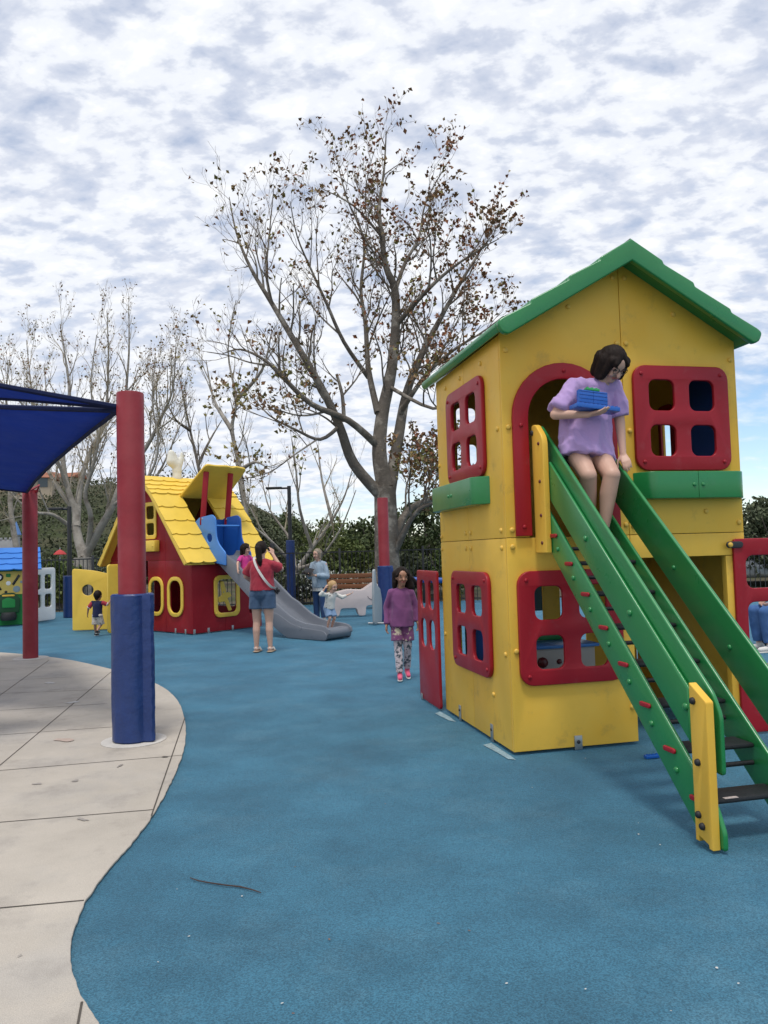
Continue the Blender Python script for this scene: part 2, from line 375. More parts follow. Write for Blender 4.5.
PATCH = mat('paving_patch', (0.52, 0.50, 0.47), 0.85, 0.2, 0.1, 9)
for i, (u, v, r, sq, mm) in enumerate([(38, 786, .05, .4, STAIN), (75, 783, .04, .6, STAIN), (82, 822, .07, .25, STAIN), (72, 704, .09, .7, PATCH), (50, 684, .12, .5, PATCH), 
                                       (165, 759, .03, .8, JOINT), (120, 768, .05, .3, STAIN), (64, 742, .12, .5, mat('rust_stain', (0.42, 0.33, 0.28), 0.85, 0.2, 0.1, 9)), (20, 960, .012, .5, STAIN)]):
    blot('paving_stain', gnd(u, v), r, mm, 0.0155 + i * 0.0003, conc, sq, i * 1.3, i)
# hill behind on the left, with scrub
def hill_z(x, y):
    t = max(0.0, min(1.0, (y - 42) / 70)); t = t * t * (3 - 2 * t)
    s = max(0.0, min(1.0, (-x - 2) / 28)); s = s * s * (3 - 2 * s)
    return (10.5 * s + 0.8) * t * (1 + 0.18 * mnoise.noise((x * 0.045, y * 0.045, 0))) + 0.5 * mnoise.noise((x * 0.2, y * 0.2, 2)) * t - 0.05
vs, fs = [], []; nx, ny = 60, 30
for j in range(ny + 1):
    for i in range(nx + 1):
        x = -150 + 250 * i / nx; y = 40 + 130 * j / ny; vs.append((x, y, hill_z(x, y)))
for j in range(ny):
    for i in range(nx):
        a = j * (nx + 1) + i; fs.append((a, a + 1, a + nx + 2, a + nx + 1))
hill = raw('hill', vs, fs, mat('scrub_soil', (0.07, 0.065, 0.04), 0.95, 0.1, 0.3, 0.2, col2=(0.04, 0.05, 0.022), c2scale=0.12, c2lo=0.4, c2hi=0.55), angle=60); tag(hill, kind='structure')

# ================================================================== PLAYHOUSE (yellow, right)
HX, HY, HYAW = 0.865, 5.477, 0.224
house = root('playhouse', (HX, HY, 0), HYAW, 'big yellow two storey playhouse with green roof, red windows and green stairs', 'playhouse')
W, D, SEAM, EAVE, APEX, DECK = 1.94, 1.591, 1.525, 3.005, 3.577, 1.53
CXM = W / 2; TH = 0.024; g2 = 0.0022
def bolts_on(parent, pts, fn, nrm, m, r=0.0195):
    for u, v in pts: bolt(parent, fn(u, v, TH), nrm, r, m)
YB = mat('yellow_bolt', (0.70, 0.44, 0.075), 0.4, 0.35, 0.05)
# ---- front wall, upper left with the arched doorway notch
F, Lf = front(0.024), side(0.024)
arc = [(0.48 + 0.30 * math.cos(R(a)), 2.385 + 0.30 * math.sin(R(a))) for a in range(180, -1, -12)]
ol = [(g2, SEAM + g2), (0.18, SEAM + g2)] + arc + [(0.78, SEAM + g2), (CXM - g2, SEAM + g2), (CXM - g2, APEX), (g2, EAVE)]
w = panel('wall_panel', ol, [], TH, F, YEL, house, 0.003)
bolts_on(w, [(0.045, 2.88), (0.045, 2.32), (0.045, 1.58), (0.935, 2.96), (0.935, 2.24), (0.945, 1.60), (0.55, 3.22), (0.925, 3.46)], F, OUT_F, YB)
ol = [(CXM + g2, SEAM + g2), (W, SEAM + g2), (W, EAVE), (CXM + g2, APEX)]
w = panel('wall_panel', ol, [rrect(1.11, 2.06, 1.78, 2.72, 0.06)], TH, F, YEL, house, 0.003)
bolts_on(w, [(1.01, 2.96), (1.01, 2.30), (1.005, 1.59), (1.895, 2.86), (1.90, 1.60), (1.62, 1.69), (1.42, 3.20), (1.02, 3.46)], F, OUT_F, YB)
# ---- front lower
ol = [(g2, 0.02), (CXM, 0.02), (CXM, SEAM - g2), (g2, SEAM - g2)]
w = panel('wall_panel', ol, [rrect(0.14, 0.54, 0.83, 1.22, 0.06)], TH, F, YEL, house, 0.003)
bolts_on(w, [(0.045, 1.46), (0.045, 0.72), (0.93, 0.27), (0.93, 1.46)], F, OUT_F, YB)
w = panel('wall_panel', [(CXM + 2 * g2, 1.352), (W, 1.352), (W, SEAM - g2), (CXM + 2 * g2, SEAM - g2)], [], TH, F, YEL, house, 0.003)
w = panel('door_post', [(1.772, 0.02), (W, 0.02), (W, 1.348), (1.772, 1.348)], [], TH + 0.03, front(0.054), YEL, house, 0.003)
# ---- left wall: four panels
HD = 0.822
def wallL(y0, y1, z0, z1, hole):
    return panel('wall_panel', [(y0, z0), (y1, z0), (y1, z1), (y0, z1)], [hole] if hole else [], TH, Lf, YEL, house, 0.003)
def half_hole(y0, y1, z0, z1, left):   # notch from the middle seam
    return None
def wallL2(z0, z1, hz0, hz1, bl):
    a = panel('wall_panel', [(0.026, z0), (HD - g2, z0), (HD - g2, hz0), (0.42, hz0), (0.42, hz1), (HD - g2, hz1), (HD - g2, z1), (0.026, z1)], [], TH, Lf, YEL, house, 0.003)
    b = panel('wall_panel', [(HD + g2, z0), (D, z0), (D, z1), (HD + g2, z1), (HD + g2, hz1), (1.14, hz1), (1.14, hz0), (HD + g2, hz0)], [], TH, Lf, YEL, house, 0.003)
    for (y, z) in bl: bolt(a if y < HD else b, (0.0, y, z), OUT_L, 0.0195, YB)
wallL2(SEAM + g2, EAVE - 0.01, 2.08, 2.70, [(0.09, 2.32), (0.09, 1.58), (0.76, 1.585), (0.88, 1.585), (1.55, 1.57), (1.55, 2.22), (1.3, 2.88), (0.9, 2.88), (0.4, 2.88)])
wallL2(0.02, SEAM - g2, 0.56, 1.20, [(0.09, 1.455), (0.09, 0.69), (0.76, 1.46), (0.88, 1.46), (1.55, 1.46), (1.53, 0.70), (0.36, 0.36)])
# ---- right and back walls with window openings
def wall_plain(fn, a0, a1, z0, z1, holes): panel('wall_panel', [(a0, z0), (a1, z0), (a1, z1), (a0, z1)], holes, TH, fn, YEL, house, 0.003)
RS = lambda u, v, w_: V((W - 0.024 + w_, u, v)); BK = lambda u, v, w_: V((u, D - 0.024 + w_, v))
wall_plain(RS, 0.056, D - 0.03, 0.02, SEAM - g2, [])
wall_plain(RS, 0.026, D - 0.03, SEAM + g2, EAVE - 0.01, [rrect(0.83, 2.05, 0.97, 2.62, 0.04)])
panel('wall_panel', [(0.03, SEAM), (W, SEAM), (W, EAVE), (CXM, APEX), (0.03, EAVE)], [rrect(0.18, 2.15, 0.37, 2.42, 0.04), rrect(0.18, 2.50, 0.37, 2.76, 0.04)], TH, BK, YEL, house, 0.003)
wall_plain(BK, 0.03, W - 0.026, 0.02, SEAM - g2, [rrect(0.13, 0.30, 0.42, 1.2, 0.06), rrect(0.82, 0.25, 0.97, 1.25, 0.04), rrect(1.14, 0.3, 1.40, 1.2, 0.05)])
panel('deck_floor', [(0.026, 0.026), (W - 0.026, 0.026), (W - 0.026, D - 0.026), (0.026, D - 0.026)], [], 0.04, flat(1.485), BLKP, house)
# inner partition and blue entry panel upstairs
panel('entry_panel', [(0.06, 1.53), (0.72, 1.53), (0.72, 2.86), (0.06, 2.86)], [rrect(0.665, 2.10, 0.70, 2.16, 0.01), rrect(0.665, 2.22, 0.70, 2.26, 0.01)], 0.02, side(W - 0.026), BLU, house)
panel('window_frame', rrect(0.79, 2.0, 1.01, 2.68, 0.06), [rrect(0.83, 2.06, 0.97, 2.62, 0.04)], 0.02, side(W - 0.026), RED, house, 0.004)
panel('back_panel', [(0.7, 0.85), (1.05, 0.85), (1.05, 1.35), (0.7, 1.35)], [], 0.02, front(D + 0.14), BLU, house)
box('panel_arm', (0.76, D + 0.06, 1.1), (0.04, 0.116, 0.04), DKMETAL, house, 0.003)
# ---- windows
def four_pane(x0, x1, z0, z1, fn, nrm, proto=False, m=RED, t=0.032, px=(0.155, 0.305), r_out=0.10):
    w_, h_ = x1 - x0, z1 - z0; hs = []
    mx, bar = 0.125 * w_ / 0.8, 0.125 * w_ / 0.8; pw = (w_ - 2 * mx - bar) / 2
    mz = 0.11 * h_ / 0.8; ph = (h_ - 3 * mz) / 2
    for i in range(2):
        for j in range(2):
            a, b = x0 + mx + i * (pw + bar), z0 + mz + j * (ph + mz)
            hs.append(rrect(a, b, a + pw, b + ph, 0.055))
    f = panel('window_frame', rrect(x0, z0, x1, z1, r_out), hs, t, fn, m, house, 0.007, w0=TH + 0.001)
    d = 0.065
    for u, v in ((x0 + d, z0 + d), (x1 - d, z0 + d), (x0 + d, z1 - d), (x1 - d, z1 - d)): bolt(f, fn(u, v, TH + t), nrm, 0.015, m)
    return f
four_pane(1.04, 1.845, 2.0, 2.795, F, OUT_F); four_pane(0.06, 0.87, 0.475, 1.285, F, OUT_F)
four_pane(0.325, 1.225, 2.01, 2.79, Lf, OUT_L); four_pane(0.335, 1.235, 0.475, 1.275, Lf, OUT_L)
# ---- arch frame
ao = [(0.48 + 0.41 * math.cos(R(a)), 2.385 + 0.41 * math.sin(R(a))) for a in range(180, -1, -10)]
ai = [(0.48 + 0.29 * math.cos(R(a)), 2.385 + 0.29 * math.sin(R(a))) for a in range(0, 181, 10)]
af = panel('door_arch', [(0.07, 1.535)] + ao + [(0.89, 1.535), (0.77, 1.535)] + ai + [(0.19, 1.535)], [], 0.03, F, RED, house, 0.006, w0=TH + 0.001)
for u, v in ((0.13, 1.60), (0.13, 2.33), (0.83, 1.60), (0.83, 2.33), (0.48, 2.735)): bolt(af, F(u, v, TH + 0.031), OUT_F, 0.015, RED)
# ---- flower boxes
def flower_box(fn, a0, a1, z0, z1, pr, nrm):
    mid = (a0 + a1) / 2
    for (p, q, l, r_) in ((a0, mid - 0.002, 1, 0), (mid + 0.002, a1, 0, 1)):
        pts = [(p + (0.09 if l else 0), pr), (q - (0.09 if r_ else 0), pr), (q, 0.0 if r_ else 0.0), (p, 0.0)]
        if not l: pts = [(p, pr)] + pts[1:]
        me = panel_mesh(rpoly(pts, [0.05 if l else 0, 0.05 if r_ else 0, 0, 0]), [], z1 - z0, 0.006)
        xform(me, lambda u, v, w_: fn(u, (z0 + z1) / 2 + w_, TH + 0.0015 + v)); me.name = 'flower_box'
        o = link('flower_box', me, GRN, house, 40)
        s = q - 0.035 if l else p + 0.035
        bolt(o, fn(s, (z0 + z1) / 2, TH + pr), nrm, 0.015, GRN)
        e = (p + 0.012 if l else q - 0.012)
flower_box(F, 1.02, 1.95, 1.785, 1.985, 0.12, OUT_F)
flower_box(Lf, 0.29, 1.55, 1.79, 2.0, 0.115, OUT_L)
# ---- roof
sl = 0.59
def roof_outline(und0=3.578, ue=0.0):
    top = []; tz = lambda d: 3.678 - sl * d
    for d, up in ((0, 0), (0.25, 0), (0.256, -0.022), (0.50, -0.022 + 0.018), (0.506, -0.03), (0.80, -0.012), (0.806, -0.036), (1.03, -0.02)): top.append((d, tz(d) + up))
    und = [(1.062, tz(1.03) - 0.05), (1.035, tz(1.03) - 0.115), (0.985, und0 - sl * 0.985)]
    R_ = [(CXM + d, z) for d, z in top[1:]] + [(CXM + d, z) for d, z in und]
    L_ = [(CXM - d, z) for d, z in top[1:]] + [(CXM - d, z) for d, z in und]
    return [(CXM, 3.678)] + R_ + [(CXM, und0)] + L_[::-1]
roof = panel('roof', rpoly(roof_outline(), [0.0] + [0.012] * 6 + [0.02, 0.03, 0.03, 0.02] + [0] + [0.02, 0.03, 0.03, 0.02] + [0.012] * 6, 2), [], 0.158 + D + 0.19, lambda u, v, w_: V((u, D + 0.19 - w_, v)), GRN, house, 0.012)
panel('roof_fascia', rpoly(roof_outline(3.516), [0.0] + [0.012] * 6 + [0.02, 0.03, 0.03, 0.02] + [0] + [0.02, 0.03, 0.03, 0.02] + [0.012] * 6, 2), [], 0.05, lambda u, v, w_: V((u, -0.16 - w_, v)), GRN, house, 0.012)
# the two halves of the roof meet in a joint at the ridge
box('ridge_seam', (CXM, (D) / 2, 3.678), (0.006, D + 0.385, 0.012), DKMETAL, house, 0)
# ---- brackets at the base
for y in (1.18, 0.42):
    b = box('base_bracket', (-0.004, y, 0.065), (0.008, 0.05, 0.13), STEEL, house, 0.002); bolt(b, (-0.008, y, 0.09), OUT_L, 0.012, DKMETAL)
b = box('base_bracket', (0.49, -0.004, 0.05), (0.06, 0.008, 0.10), STEEL, house, 0.002); bolt(b, (0.49, -0.008, 0.055), OUT_F, 0.014, DKMETAL)
# ---- staircase: lines z = k + m*y in the local frame
ms = 0.8815
XL0, XL1, XR0, XR1 = 0.25, 0.276, 0.700, 0.726
def sidepl(name, pts, x0, x1, m, rad=0.0, bev=0.006):
    me = panel_mesh(rpoly(pts, rad) if rad else pts, [], x1 - x0, bev)
    xform(me, lambda u, v, w_: V(((x0 + x1) / 2 + w_, u, v))); me.name = name
    return link(name, me, m, house, 40)
def strg(y0, yb): return [(y0, 1.577 + ms * y0), (y0, 1.855 + ms * y0), (yb + 0.05, 1.855 + ms * (yb + 0.05)), (yb, 1.855 + ms * yb - 0.06), (yb, 0.01), (-1.765, 0.01)]
sL = sidepl('stringer', strg(-0.06, -1.93), XL0, XL1, GRN, 0.02, 0.011); sR = sidepl('stringer', strg(-0.06, -1.93), XR0, XR1, GRN, 0.02, 0.011)
def guard(y0, y1, kt, kb, endb): return [(y0, kb + ms * y0), (y0, kt + ms * y0), (y1 + 0.05, kt + ms * (y1 + 0.05)), (y1, kt + ms * y1 - 0.05), (y1, endb), (y1 + 0.09, kb + ms * (y1 + 0.09))]
gL = sidepl('guard_panel', guard(-0.03, -1.905, 2.361, 1.957, 0.345), XL1 + 0.002, XL1 + 0.026, GRN, 0.03, 0.010)
gO = sidepl('guard_board', [(-0.205, 1.957 + ms * -0.205), (-0.205, 2.227 + ms * -0.205), (-1.70, 2.227 + ms * -1.70), (-1.70, 1.957 + ms * -1.70)], XL0, XL1, GRN, 0.0, 0.011)
gR = sidepl('guard_panel', guard(-0.03, -2.02, 2.277, 1.957, 0.36), XR1 + 0.006, XR1 + 0.032, GRN, 0.03, 0.010)
for k in range(4): 
    y = -0.21 - 0.49 * k; z = 2.115 + ms * y
    if k: bolt(gO, (XL0, y, z), OUT_L, 0.02, GRN); bolt(gR, (XR1 + 0.006, y - 0.2, z - 0.2 * ms - 0.02), OUT_L, 0.016, GRN)
for k in range(8):
    y, z = -0.253 - 0.2125 * k, 1.528 - 0.19 * k
    if k: 
        t = box('tread', ((XL1 + XR0) / 2, y + 0.012, z), (XR0 - XL1 - 0.004, 0.165, 0.026), BLKP, house, 0.011)
        if k == 7: box('tread_decal', ((XL1 + XR0) / 2 - 0.10, y - 0.062, z + 0.0135), (0.075, 0.022, 0.002), mat('worn_sticker', (0.45, 0.38, 0.36), 0.6, 0.3, 0.3, 60), t, 0)
    p = panel('red_peg', rrect(y - 0.052, z - 0.0135, y + 0.052, z + 0.0135, 0.0133), [], 0.014, side(XL0), RED, sL, 0.005)
    if k < 7:
        yy, zz = -0.298 - 0.2125 * k, 1.435 - 0.19 * k
        tube('step_rod', [(XL1 + 0.001, yy, zz), (XR0 - 0.001, yy, zz)], 0.013, BLKP, house)
        bolt(sL, (XL0, yy - 0.002, zz), OUT_L, 0.017, GRN)
# rods sticking out on the far side
for yy, zz in ((-0.80, 0.98),): tube('step_rod', [(XR1, yy, zz), (XR1 + 0.05, yy, zz)], 0.016, BLKP, house)
# yellow posts at the top and the bottom of the stairs
pt = panel('stair_post', rpoly([(-0.215, 1.412), (-0.036, 1.412), (-0.036, 2.325), (-0.10, 2.325), (-0.215, 2.215)], [0.005, 0.005, 0.02, 0.06, 0.06]), [], 0.042, side(XL0 - 0.002), YEL, house, 0.006)
REDB = mat('red_bolt', (0.10, 0.008, 0.012), 0.4, 0.5, 0.05)
for y, z in ((-0.152, 1.482), (-0.152, 1.674), (-0.152, 1.913), (-0.152, 2.18)): bolt(pt, (XL0 - 0.044, y, z), OUT_L, 0.013, REDB)
bolt(pt, (XL0 - 0.044, -0.05, 2.27), OUT_L, 0.02, BLKP)
pb = panel('stair_post', rpoly([(-1.905, 0.012), (-1.875, 0.012), (-1.875, 0.03), (-1.80, 0.05), (-1.80, 0.022), (-1.775, 0.022), (-1.775, 0.775), (-1.905, 0.70)], [0.004] * 6 + [0.01, 0.01]), [], 0.042, side(XL0 - 0.002), YEL, house, 0.005)
for y, z in ((-1.808, 0.69), (-1.826, 0.402), (-1.812, 0.152), (-1.838, 0.105)): bolt(pb, (XL0 - 0.044, y, z), OUT_L, 0.0175, BLKP, h=1.1)
# ---- red half-wall behind on the left side
pnl = panel('half_wall', rrect(1.60, 0.012, 2.275, 1.262, 0.035), [rrect(a, b, a + 0.185, b + 0.27, 0.07) for a in (1.70, 1.985) for b in (0.53, 0.90)], 0.026, side(-0.028), RED, house, 0.006)
box('base_bracket', (-0.058, 2.20, 0.03), (0.006, 0.06, 0.06), STEEL, house, 0.002)
# ---- red half-wall to the right of the doorway
pnl = panel('half_wall', rrect(1.825, 0.012, 2.72, 1.475, 0.03), [rrect(1.925, 0.52, 2.24, 0.99, 0.06), rrect(1.925, 1.095, 2.24, 1.345, 0.06), rrect(2.33, 0.52, 2.62, 0.99, 0.06), rrect(2.33, 1.095, 2.62, 1.345, 0.06)], 0.026, front(-0.002), RED, house, 0.007)
hb = panel('hinge_bracket', rrect(1.755, 1.405, 1.90, 1.455, 0.025), [], 0.012, front(-0.0295), DKMETAL, house, 0.004); bolt(hb, (1.785, -0.0415, 1.43), OUT_F, 0.02, YB)
# ---- toy kitchen counter inside, blue play block
ktl = root('play_kitchen', tuple(Matrix.Translation((HX, HY, 0)) @ Matrix.Rotation(HYAW, 4, 'Z') @ V((0.78, 1.0, 0))), HYAW, 'small white toy kitchen counter with dark red knobs inside the yellow playhouse', 'toy kitchen')
box('cabinet', (0, 0, 0.31), (0.62, 0.34, 0.60), mat('cabinet_grey', (0.42, 0.40, 0.38), 0.5, 0.3), ktl, 0.01)
box('worktop', (0, 0, 0.625), (0.68, 0.40, 0.028), LBL, ktl, 0.008)
box('back_board', (0, 0.16, 0.68), (0.66, 0.02, 0.08), GRN, ktl, 0.005)
for x, r in ((-0.17, 0.045), (-0.02, 0.022), (0.12, 0.045)): bolt(ktl, (x, -0.17, 0.50), OUT_F, r, REDB, 'knob', 0.9)
HM = Matrix.Translation((HX, HY, 0)) @ Matrix.Rotation(HYAW, 4, 'Z')
blk = root('play_block', tuple(HM @ V((0.42, 1.28, 0.0))), HYAW + 0.4, 'dark blue wedge shaped play seat inside the yellow playhouse', 'play seat')
panel('seat', rpoly([(-0.25, 0.0), (0.25, 0.0), (0.25, 0.30), (0.05, 0.36), (-0.12, 0.85), (-0.25, 0.85)], 0.05), [], 0.38, front(0.19), BLU, blk, 0.015)

# ================================================================== SHADE SAILS AND PADDED POLES
def shade_pole(x, y, h, rp, label, pad=None, collar=True):
    p = root('shade_pole', (x, y, 0), 0, label, 'pole', 'red poles that carry the shade sails')
    lathe('post', [(rp, 0.012), (rp, h - 0.012), (rp - 0.004, h - 0.003), (rp - 0.012, h)], POLERED, p)
    if collar: lathe('footing', [(0.25, 0.0125), (0.25, 0.018), (0.24, 0.0205)], CONC2, p)
    if pad:
        z0, z1, r = pad; prof = []; n = 56; bm = bmesh.new(); rings = []
        zs = [z0, z0 + 0.012] + [z0 + (z1 - z0) * k / 26 for k in range(1, 26)] + [z1 - 0.012, z1]
        for zi, z in enumerate(zs):
            ring = []
            for k in range(n):
                a = 2 * math.pi * k / n
                da = (a - R(-28) + math.pi) % (2 * math.pi) - math.pi
                rr = r + 0.055 * math.exp(-(da / 0.17) ** 2) - 0.012 * math.exp(-((da + 0.34) / 0.10) ** 2)
                rr += 0.006 * mnoise.noise((math.cos(a) * 3, math.sin(a) * 3, z * 4)) + 0.007 * math.sin(z * 55 + 1.3 * math.sin(a * 3)) * math.exp(-((da) / 0.3) ** 2)
                rr -= 0.004 * max(0, 1 - abs(((z - z0) / (z1 - z0) - 0.36) * 40)) + 0.004 * max(0, 1 - abs(((z - z0) / (z1 - z0) - 0.72) * 40))
                if zi in (0, len(zs) - 1): rr -= 0.012
                ring.append(bm.verts.new((rr * math.cos(a), rr * math.sin(a), z)))
            rings.append(ring)
        inner0 = [bm.verts.new(((rp + .002) * math.cos(2 * math.pi * k / n), (rp + .002) * math.sin(2 * math.pi * k / n), z0)) for k in range(n)]
        inner1 = [bm.verts.new(((rp + .002) * math.cos(2 * math.pi * k / n), (rp + .002) * math.sin(2 * math.pi * k / n), z1)) for k in range(n)]
        seq = [inner0] + rings + [inner1]
        for a, b in zip(seq, seq[1:]):
            for k in range(n): bm.faces.new((a[k], a[(k + 1) % n], b[(k + 1) % n], b[k]))
        pd = from_bm('pad', bm, PADBLUE, p)
    return p
P1 = gnd(134, 747); P1.x += 0.0; P2 = gnd(29.5, 660)
pole1 = shade_pole(P1.x - 0.052, P1.y + 0.16, 2.80, 0.108, 'thick red pole with a long navy pad round its foot on the concrete', (0.022, 1.175, 0.165))
pole2 = shade_pole(P2.x - 0.03, P2.y + 0.1, 2.54, 0.108, 'bare red pole without a pad behind the padded one on the concrete')
g3 = gnd(385, 621)
pole3 = shade_pole(g3.x + 0.02, 16.3, 2.60, 0.115, 'red pole with blue pad behind the girl in purple', (0.01, 1.16, 0.15), False)
def sail(name, corners, sag, label, group, bulge=0.10, n=26, k0=1.0):
    c = [V(p) for p in corners]; ctr = sum(c, V()) / 4
    def edgept(a, b, t, k=1.0):
        m = a.lerp(b, t); return m + (ctr - m) * (sag * k * 4 * t * (1 - t))
    grid = []
    for j in range(n + 1):
        row = []
        for i in range(n + 1):
            u, v = i / n, j / n
            b, tp, l, r = edgept(c[0], c[1], u, k0), edgept(c[3], c[2], u), edgept(c[0], c[3], v), edgept(c[1], c[2], v)
            bil = c[0] * (1 - u) * (1 - v) + c[1] * u * (1 - v) + c[2] * u * v + c[3] * (1 - u) * v
            p = b * (1 - v) + tp * v + l * (1 - u) + r * u - bil
            p.z += -bulge * 16 * u * (1 - u) * v * (1 - v) * 0.5 + 0.012 * mnoise.noise((u * 7, v * 7, 1))
            row.append(p)
        grid.append(row)
    vs = [p for row in grid for p in row]; fs = []
    for j in range(n):
        for i in range(n): a = j * (n + 1) + i; fs.append((a, a + 1, a + n + 2, a + n + 1))
    rt = root(name, tuple(c[0]), 0, label, 'shade sail', group)
    o = raw('fabric', [v - c[0] for v in vs], fs, SAIL, rt, 60)
    md = o.modifiers.new('t', 'SOLIDIFY'); md.thickness = 0.004
    brd = grid[0] + [r[-1] for r in grid[1:]] + grid[-1][::-1][1:] + [r[0] for r in grid[::-1][1:]]
    for jj in (7, 17): tube('seam', [p - c[0] + V((0, 0, -.004)) for p in grid[jj]], 0.007, SAILD, o, 4)
    tube('edge_hem', [p - c[0] for p in brd], 0.022, SAILD, rt, 6)
    return rt
A1 = V((P1.x - 0.15, P1.y + 0.14, 2.655)); A2 = V((P2.x - 0.02, P2.y - 0.02, 2.50))
s1 = sail('shade_sail', [A1, A2, at(-210, 470, 11.0), at(-300, 378, 7.0)], 0.10, 'lower navy blue shade sail stretched between the two red poles', 'shade sails', 0.06, k0=0.35)
s2 = sail('shade_sail', [A1 + V((-0.005, -0.01, 0.03)), at(-300, 384, 6.6), at(-700, 300, 5.6), at(-300, 316, 4.9)], 0.16, 'narrow upper navy blue shade sail above the lower one at the padded pole', 'shade sails', 0.10)
for rt, p, q in ((s1, A1, V((P1.x - 0.03, P1.y + 0.16, 2.67))), (s1, A2, V((P2.x, P2.y + 0.1, 2.50)))):
    tube('corner_cable', [p - A1, q - A1], 0.008, STEEL, rt, 6)
tube('corner_eyelet', [A2 - A1 + V((0.05, 0, 0.02)), A2 - A1 + V((0.16, 0.05, 0.10)), A2 - A1 + V((0.10, 0.1, 0.0))], 0.02, POLERED, s1, 8)

# ================================================================== RED BARN with slide
BX, BY, BYAW = -3.65, 14.5, R(48.65)
barn = root('play_barn', (BX, BY, 0), BYAW, 'red play barn with yellow tiled gambrel roof and grey slide', 'play barn')
BL, BW, BE, BRK, BRG = 1.66, 2.97, 1.38, 2.72, 3.09
BF, BS = front(0.024), side(0.024)
gp = lambda y0, y1, z0, z1, holes=(): panel('wall_panel', [(y0, z0), (y1, z0), (y1, z1), (y0, z1)], list(holes), TH, BS, BARNRED, barn, 0.003)
gp(0.026, 0.868, 0.02, 1.405, [rrect(0.30, 0.38, 0.72, 1.03, 0.14)])
gp(0.872, 1.50, 0.02, 1.405, [rrect(0.98, 0.38, 1.40, 1.03, 0.14)])
gp(2.40, BW, 0.02, 1.405)
panel('wall_panel', [(0.03, 1.409), (0.868, 1.409), (0.868, 2.50), (0.03 + 0.0, 1.52)], [], TH, BS, BARNRED, barn, 0.003)
panel('wall_panel', [(0.872, 1.409), (2.10, 1.409), (2.10, 2.50), (1.94, 2.70), (1.485, 3.04), (1.03, 2.70), (0.872, 2.505)], [rrect(1.20, 1.90, 1.52, 2.50, 0.05)], TH, BS, BARNRED, barn, 0.003)
panel('wall_panel', [(2.104, 1.409), (BW - 0.03, 1.409), (BW - 0.03, 1.52), (2.104, 2.50)], [], TH, BS, BARNRED, barn, 0.003)
bp = lambda x0, x1, z0, z1, holes=(): panel('wall_panel', [(x0, z0), (x1, z0), (x1, z1), (x0, z1)], list(holes), TH, BF, BARNRED, barn, 0.003)
panel('wall_panel', [(g2, 0.02), (0.758, 0.02), (0.758, 0.36), (0.56, 0.36), (0.56, 1.02), (0.758, 1.02), (0.758, 1.40), (g2, 1.40)], [], TH, BF, BARNRED, barn, 0.003)
panel('wall_panel', [(0.762, 0.02), (BL, 0.02), (BL, 1.40), (0.762, 1.40), (0.762, 1.02), (1.03, 1.02), (1.03, 0.36), (0.762, 0.36)], [rrect(1.35, 0.3, 1.55, 0.9, 0.05)], TH, BF, BARNRED, barn, 0.003)
def oval_window(y0, y1, z0, z1, fn, t=0.03, wd=0.075):
    f = panel('window_frame', rrect(y0, z0, y1, z1, (y1 - y0) * 0.42), [rrect(y0 + wd, z0 + wd, y1 - wd, z1 - wd, (y1 - y0 - 2 * wd) * 0.42)], t, fn, BARNYEL, barn, 0.008, w0=TH + 0.001)
    return f
oval_window(0.26, 0.79, 0.32, 1.09, BS); oval_window(0.93, 1.45, 0.32, 1.09, BS)
uf = panel('window_frame', rrect(1.15, 1.84, 1.57, 2.58, 0.08), [rrect(1.22, 2.24, 1.50, 2.50, 0.05), rrect(1.22, 1.92, 1.50, 2.16, 0.05)], 0.03, BS, BARNYEL, barn, 0.007, w0=TH + 0.001)
fbx = box('flower_box', (-0.07, 1.36, 1.70), (0.12, 0.62, 0.22), BARNYEL, barn, 0.015)
for y in (1.10, 1.62): bolt(fbx, (-0.13, y, 1.70), OUT_L, 0.02, BARNYEL)
# yellow window on the long side, propeller shaped spinner inside
f = panel('window_frame', rrect(0.49, 0.28, 1.10, 1.09, 0.13), [rrect(0.57, 0.36, 1.02, 1.01, 0.10)], 0.03, BF, BARNYEL, barn, 0.008, w0=TH + 0.001)
for u, v in ((0.53, 0.36), (1.06, 0.36), (0.53, 1.0), (1.06, 1.0)): bolt(f, BF(u, v, TH + 0.031), OUT_F, 0.014, BARNYEL)
sp = panel('spinner', rpoly([(0.66, 0.97), (0.74, 0.97), (0.80, 0.76), (0.90, 0.74), (0.92, 0.66), (0.82, 0.64), (0.93, 0.40), (0.85, 0.38), (0.76, 0.58), (0.62, 0.56), (0.60, 0.66), (0.70, 0.70)], 0.03), [], 0.02, BF, BARNYEL, barn, 0.006)
for u in (0.725, 0.80): bolt(barn, BF(u, 0.76, TH), OUT_F, 0.012, STEEL)
for u in (0.04, 0.36, 0.93): box('base_bracket', (u, -0.004, 0.05), (0.05, 0.008, 0.10), STEEL, barn, 0.002)
for u in (0.22, 0.55): box('base_bracket', (-0.004, u, 0.05), (0.008, 0.05, 0.10), STEEL, barn, 0.002)
# back and far walls
panel('wall_panel', [(0.03, 0.02), (BL, 0.02), (BL, 1.40), (0.03, 1.40)], [rrect(0.5, 0.4, 1.05, 1.05, 0.08)], TH, lambda u, v, w_: V((u, BW - 0.024 + w_, v)), BARNRED, barn, 0.003)
panel('wall_panel', [(0.03, 0.02), (BW - 0.03, 0.02), (BW - 0.03, 1.42), (1.93, 2.68), (1.485, 3.0), (1.04, 2.68), (0.03, 1.42)], [rrect(0.8, 0.4, 2.0, 1.1, 0.08)], TH, lambda u, v, w_: V((BL - 0.024 + w_, u, v)), BARNRED, barn, 0.003)
